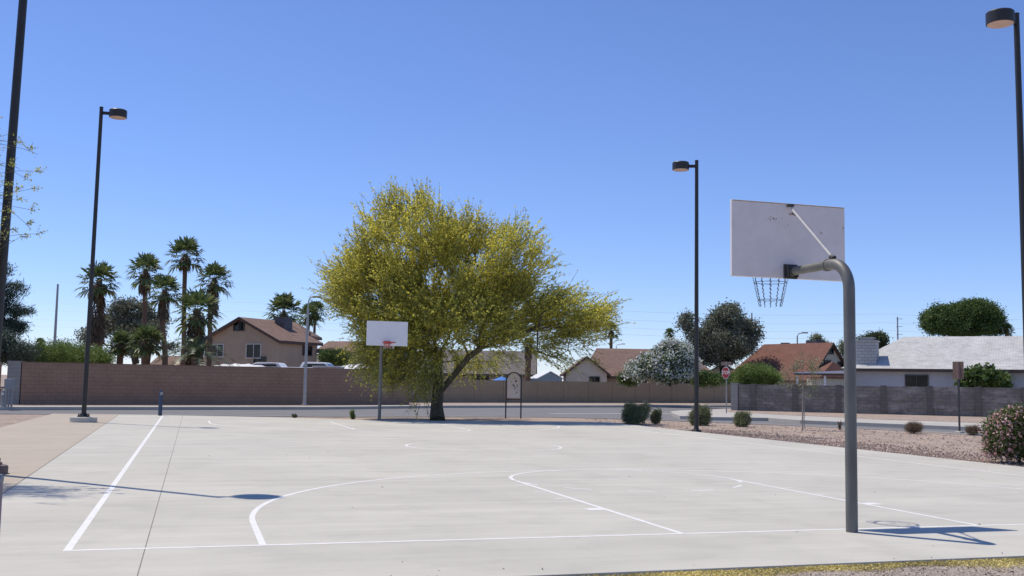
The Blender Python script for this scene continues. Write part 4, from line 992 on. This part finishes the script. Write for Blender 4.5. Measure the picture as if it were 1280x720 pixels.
for px, D_, L_, lb, zt in ((455, 69, 2.9, 'white covered boat on its trailer behind the wall beside the yellow tree', 2.55), (300, 68, 3.4, 'low white covered boat behind the wall below the tan house', 2.42)):
    o = V(px, 460, D_); t = thing('covered_boat', Vector((o.x, o.y, .75)), lb, 'boat', 'covered boats behind the brown wall'); X = FR(o, 5)
    q = MB(); q.X = X; nx = 12; vs_ = []
    for i in range(nx+1):
        x_ = -L_/2+L_*i/nx; wv = .85*(1-(abs(x_)/(L_/2))**4*.8) if x_ > 0 else .85; h_ = zt-.12*(x_/(L_/2))**2-.04*math.sin(i*2.2)
        vs_ += [(x_, -wv, 1.5), (x_, -wv*.95, zt-.38), (x_, 0, h_), (x_, wv*.95, zt-.38), (x_, wv, 1.5), (x_, 0, 1.05)]
    fs_ = [(i*6+j, (i+1)*6+j, (i+1)*6+(j+1) % 6, i*6+(j+1) % 6) for i in range(nx) for j in range(6)]+[tuple(range(5, -1, -1)), tuple(range(nx*6, nx*6+6))]
    q.add(vs_, fs_); q.build('hull', M['white'], t, True)
    for sy in (-1, 1):
        q = MB(); q.X = X; q.tube([(0, sy*.7, 1.05), (0, sy*.9, 1.05)], .3, 16); q.build('wheel', M['rubber'], t)

# ------------------------------------------------------------ street furniture
g = G(200, 519.5); g.z = -.01
t = thing('bollard', g, 'short blue bollard at the far end of the thick court line', 'bollard')
q = MB(); q.lathe((g.x, g.y, 0), [(.075, -.02), (.075, .85), (.07, .93), (.045, .985), (.01, 1.0)], 16); q.build('post', M['blue'], t, True)
q = MB(); q.box((g.x+.02, g.y-.075, .86), (.10, .02, .12)); q.build('button', M['steel'], t)
# silver street light
g = G(380.5, 506.5); D = depth(g); g.z = -.01
t = thing('street_light', g, 'tall silver street light with curved arm in front of the tan house', 'street light')
a = V(384.5, 385, D)
MB().tube([g, (g.x, g.y, a.z*.5), (g.x+.02, g.y, a.z)], [.10, .08, .065], 12).cyl((g.x, g.y, -.01), .15, .10, 12).build('pole', M['lightpole'], t, True)
e = V(394, 370.5, D); b1 = V(386.5, 374, D); b2 = V(389, 371.5, D)
MB().tube([(g.x+.02, g.y, a.z-.05), (b1.x*.5+g.x*.5, b1.y*.5+g.y*.5, (a.z+b1.z)/2+.05), b1, b2, e], .04, 8).build('arm', M['lightpole'], t, True)
MB().box((e.x+.1, e.y, e.z-.03), (.5, .2, .12), -.3).build('lamp_head', M['steel'], t, bevel=.03)
# arched notice board
g0 = G(632, 521.5); g1 = G(651, 522.0); g0.z = g1.z = -.045; D = depth(g0)
t = thing('notice_board', (g0+g1)/2, 'arched white rules board on two dark posts by the street', 'sign')
dx = (g1-g0); wv = dx.length; dx.normalize(); H = V(641, 465.5, D).z; rr_ = wv/2
pts = [Vector(g0), Vector((g0.x, g0.y, H-rr_))]
for k in range(1, 12):
    a = math.pi*k/12; pts.append(Vector((g0+dx*(rr_-rr_*math.cos(a))).xy.to_3d())+Vector((0, 0, H-rr_+rr_*math.sin(a))))
pts += [Vector((g1.x, g1.y, H-rr_)), Vector(g1)]
MB().tube(pts, .032, 10).build('frame', M['darkst'], t, True)
rb_ = rr_-.05; zb = V(641, 498, D).z; poly = [g0+dx*.05, g1-dx*.05]; c = (g0+g1)/2
P_ = [Vector((p.x, p.y, zb)) for p in poly]+[Vector((c.x, c.y, H-rr_))+Vector((dx.x*rb_*math.cos(R(180*k/14)), dx.y*rb_*math.cos(R(180*k/14)), rb_*math.sin(R(180*k/14)))) for k in range(15)]
pn = MB().slab(P_, Vector((-dx.y, dx.x, 0))*.03).build('panel', mat('notice_white', (.85, .80, .79), .6, .05, 3.), t)
q = MB(); rs = random.Random(4); nn = Vector((dx.y, -dx.x, 0))
for u_, z_, sx, sz in ((.10, -.10, .07, .10), (.02, -.32, .10, .05), (-.02, -.26, .08, .05), (.06, -.42, .06, .06), (.14, -.60, .05, .05), (.2, -.5, .03, .04), (-.12, -.12, .05, .03), (.05, .02, .10, .02), (.16, -.30, .03, .12), (.2, -.8, .03, .04)):
    cc = c+dx*u_+nn*.004; q.box((cc.x, cc.y, H-.28+z_), (sx, .004, sz), math.atan2(dx.y, dx.x))
q.build('peeling_stickers', mat('sticker_grey', (.22, .20, .20), .7, .4, 20.), pn)
MB().tube([g0+Vector((0, 0, zb-.03-g0.z)), g1+Vector((0, 0, zb-.03-g1.z))], .028, 8).build('rail', mat('rail_brown', (.16, .07, .05), .7), t)
# stop sign
g = G(908, 516.5); D = depth(g); g.z = 0
t = thing('stop_sign', g, 'red octagonal stop sign with name plate on the street corner', 'sign')
ztop = V(907, 452, D).z; MB().tube([g, (g.x, g.y, ztop)], .035, 8).build('post', M['steel'], t)
sn = (CAM-g); sn.z = 0; sn.normalize(); sn = Matrix.Rotation(R(-50), 3, 'Z') @ sn; sd = Vector((-sn.y, sn.x, 0)); c = g+sn*.05; c.z = V(907, 466, D).z
oc = .33
def octa(r_): return [c+sd*(r_*math.cos(R(22.5+45*k)))+Vector((0, 0, r_*math.sin(R(22.5+45*k)))) for k in range(8)]
pn = MB().slab(octa(oc*1.06), -sn*.008).build('sign_panel', M['white'], t)
MB().slab([p+sn*.006 for p in octa(oc*.99)], -sn*.004).build('red_face', M['signred'], pn)
def text(body, size, pos, nrm, material, parent, name='lettering'):
    cu = bpy.data.curves.new('txt', 'FONT'); cu.body = body; cu.size = size; cu.align_x = 'CENTER'; cu.align_y = 'CENTER'; cu.extrude = .002
    tmp = bpy.data.objects.new('tmp', cu); col.objects.link(tmp); bpy.context.view_layer.update()
    me = bpy.data.meshes.new_from_object(tmp.evaluated_get(bpy.context.evaluated_depsgraph_get())); bpy.data.objects.remove(tmp)
    me.materials.clear(); me.materials.append(material)
    x = Vector((0, 0, 1)).cross(nrm).normalized(); m_ = Matrix((x, Vector((0, 0, 1)), nrm)).transposed().to_4x4(); m_.translation = pos-Vector(parent['_o']); me.transform(m_)
    o_ = bpy.data.objects.new(name, me); col.objects.link(o_); o_.parent = parent; return o_
text('STOP', .27, c+sn*.012, sn, M['white'], pn)
c2 = g+Vector((0, 0, 0)); c2.z = V(907, 454.5, D).z
q = MB(); q.slab([c2+sd*(.45*a_)+Vector((0, 0, b2_)) for a_, b2_ in ((-1, -.1), (1, -.1), (1, .1), (-1, .1))], sn*.006); q.build('street_name_plate', mat('plate_brown', (.16, .11, .10), .6), t)
# brown sign seen nearly edge on
g = G(1199.5, 541.2); D = depth(g); g.z = -.045
t = thing('park_sign', g, 'brown sign on thin square post next to the pink oleander', 'sign')
zt = V(1198, 452, D).z; zb = V(1198, 474, D).z
MB().box((g.x, g.y, zt/2-.02), (.05, .05, zt), .3).build('post', M['darkst'], t)
MB().box((g.x-.03, g.y-.03, (zt+zb)/2), (.46, .012, zt-zb), math.atan2(RH.y, RH.x)+R(-62)).build('sign_panel', M['brownsign'], t)
MB().box((g.x-.05, g.y-.08, (zt+zb)/2), (.12, .012, zt-zb-.04), math.atan2(RH.y, RH.x)+R(10)).build('sign_edge', mat('sign_back', (.34, .22, .18), .6), t)
q = MB(); q.box((g.x, g.y, 0), (.3, .22, .12), .4); q.build('footing', M['kerb'], t, bevel=.03)
# utility boxes at the left
D = 49.6; c = V(11.5, 490, D); k = D/F
t = thing('utility_box', Vector((c.x, c.y, 0)), 'grey metal utility box on legs at the left end of the brown wall', 'utility box')
z0, z1 = V(10, 487, D).z, V(10, 473.5, D).z
MB().box((c.x, c.y, (z0+z1)/2), (10*k, .32, z1-z0), -YAW).build('cabinet', M['utility'], t, bevel=.02)
for s_ in (-.13, .0, .14): MB().tube([V(11.5, 490, D)*1+RH*s_+Vector((0, 0, z0-c.z)), Vector((c.x, c.y, -.02))+RH*s_], .045, 8).build('leg', M['utility'], t)
c = V(4.6, 495, D+.2); t = thing('utility_pedestal', Vector((c.x, c.y, 0)), 'short round topped grey pedestal beside the utility box', 'utility box')
z1 = V(4, 487, D).z; MB().lathe((c.x, c.y, 0), [(.13, -.02), (.13, z1-.12), (.1, z1-.03), (.02, z1)], 14).build('post', M['utility'], t, True)
MB().cyl((c.x-.02, c.y-.12, z1-.25), .05, .1, 10).build('meter', M['white'], t)
# metal post at the very left edge near the viewpoint
p = V(-1.0, 600, 8.0); t = thing('fence_post', Vector((p.x, p.y, -.04)), 'grey painted metal post cut off by the left border close to the viewer', 'post')
MB().tube([(p.x, p.y, -.05), (p.x, p.y, V(0, 597, 8.).z)], .028, 12).build('post', mat('post_grey', (.25, .20, .23), .5), t, True)
MB().lathe((p.x, p.y, V(0, 597, 8.).z), [(.032, -.03), (.032, .01), (.02, .025)], 12).build('post_cap', M['steel'], t, True)

# distant poles and wires
def far_pole(label, px, py, D_, r_, arms=0):
    b = V(px, 470, D_); zt = V(px, py, D_).z; t = thing('power_pole', Vector((b.x, b.y, -.2)), label, 'pole', 'distant power poles')
    MB().tube([(b.x, b.y, -.2), (b.x, b.y, zt)], [r_*1.4, r_*.8], 8).build('pole', M['steel'], t)
    for k in range(arms): MB().box((b.x+RH.x*.5, b.y+RH.y*.5, zt-.6-k*2.2), (1.8, .15, .12), -YAW).build('crossarm', M['steel'], t)
    return b, zt
A1 = far_pole('distant slim grey power pole above the green thicket', 66, 355, 300, .34)
A2 = far_pole('distant power pole right of the dark eucalyptus', 940, 391, 300, .25)
A3 = far_pole('distant pole with short cross arms over the white roof', 1123, 396, 300, .22, 4)
for i, (ya, yb) in enumerate(((373, 391), (384, 402), (395, 411), (404, 419))):
    pts = []; 
    a, b_ = V(-120, ya-3, 300), V(1480, yb+8, 330)
    for j in range(49): s_ = j/48; p = a*(1-s_)+b_*s_; f_ = (s_*4) % 1; p.z -= 1.1*4*f_*(1-f_); pts.append(p)
    tag(MB().tube(pts, .018, 4).build('power_line', M['steel']), ['topmost', 'second', 'third', 'lowest'][i]+' of the faint power lines crossing the lower sky', 'wire', 'power lines in the distance')
for px, py, D_, lb in ((997, 416, 125, 'far street light with curved arm in front of the red roof'), (770, 430, 190, 'far tiny street light above the brown roof beside the yellow tree')):
    b = V(px, 475, D_); zt = V(px, py+4, D_).z; t = thing('street_light', Vector((b.x, b.y, -.2)), lb, 'street light')
    MB().tube([(b.x, b.y, -.2), (b.x, b.y, zt)], [.11, .07], 8).build('pole', M['galv'], t, True)
    e = V(px+9, py, D_); MB().tube([(b.x, b.y, zt), V(px+1.5, py+1, D_), e], .05, 6).build('arm', M['galv'], t, True)
    MB().box((e.x, e.y, e.z), (.7, .25, .15), -YAW).build('lamp_head', M['steel'], t)

# ------------------------------------------------------------ litter of petals, pebbles
rng = np.random.default_rng(77)
n_ = 30000; X_ = rng.uniform(-9.5, 4.5, n_); off = np.abs(rng.normal(0, .15, n_))
dens = np.clip((X_+5.2)/2.0, .12, 1.); keep = rng.uniform(0, 1, n_) < dens; X_ = X_[keep]; off = off[keep]
edge = -1.98+.18*(X_+8.85)/18.2
P = np.stack([X_, edge-.012-off*(.85+.35*np.sin(X_*1.7)+.25*np.sin(X_*5.3+1)), np.full(len(X_), -.026)+rng.uniform(0, .014, len(X_))], 1)
mb = MB(); mb.quads(leaves(P, 1, .019, rng, (0, 0, 0), .8)); o = mb.build('fallen_petals', M['petal']); struct(o, 'stuff'); tag(o, 'band of fallen yellow blossoms along the court edge', 'petals')
n_ = 2600; P = np.stack([rng.uniform(-7, 4.5, n_), rng.uniform(-3.6, -2.0, n_), np.full(n_, -.03)], 1)
P = np.concatenate([P, np.stack([rng.uniform(-8, 9, 60), rng.uniform(-1.7, 28, 60), np.full(60, .009)], 1), np.stack([rng.uniform(-6, 3, 16), -1.86+np.abs(rng.normal(0, .1, 16)), np.full(16, .008)], 1)])
mb = MB(); mb.quads(leaves(P, 1, .03, rng, (0, 0, 0), .35)); o = mb.build('leaf_litter', M['debris']); struct(o, 'stuff'); tag(o, 'brown leaf and twig litter scattered on the near gravel', 'litter')
# stones in the gravel beds
def stones(name, label, area, n_, s0, s1, material, seed):
    rs = np.random.default_rng(seed); mb = MB(); q = []
    for i in range(n_):
        x, y = area(rs); s_ = rs.uniform(s0, s1); a = rs.uniform(0, 6.28); z = -.042
        b4 = [np.array([x+math.cos(a+k*1.57)*s_*rs.uniform(.7, 1.2), y+math.sin(a+k*1.57)*s_*rs.uniform(.7, 1.2), z]) for k in range(4)]
        t4 = [np.array([x, y, 0])*.45+p_*[.55, .55, 1]+[0, 0, s_*rs.uniform(.5, .9)] for p_ in b4]
        q.append(t4)
        for k in range(4): q.append([b4[k], b4[(k+1) % 4], t4[(k+1) % 4], t4[k]])
    mb.quads(np.array(q)); o = mb.build(name, material); struct(o, 'stuff'); tag(o, label, 'stones')
stmat = leafmat('stone_mix', [(.18, .12, .10), (.42, .31, .26), (.55, .45, .38)], 0., .9)
def area_right(r_):
    while True:
        x, y = r_.uniform(9.45, 20.5), r_.uniform(3, 34)
        if r_.uniform() < .7: x = 9.45+abs(r_.normal(0, 1.3)); y = r_.uniform(4, 24)
        if x < 21-max(0, (y-20))*.62: return x, y
stones('gravel_stones', 'loose pinkish stones scattered in the gravel beside the court', area_right, 9000, .012, .035, stmat, 5)
stones('near_stones', 'small pebbles on the ground nearest the viewer', lambda r_: (r_.uniform(-6, 4.5), r_.uniform(-4, -2.0)), 2500, .004, .014, stmat, 6)

for o in scene.objects:
    if '_o' in o: del o['_o']
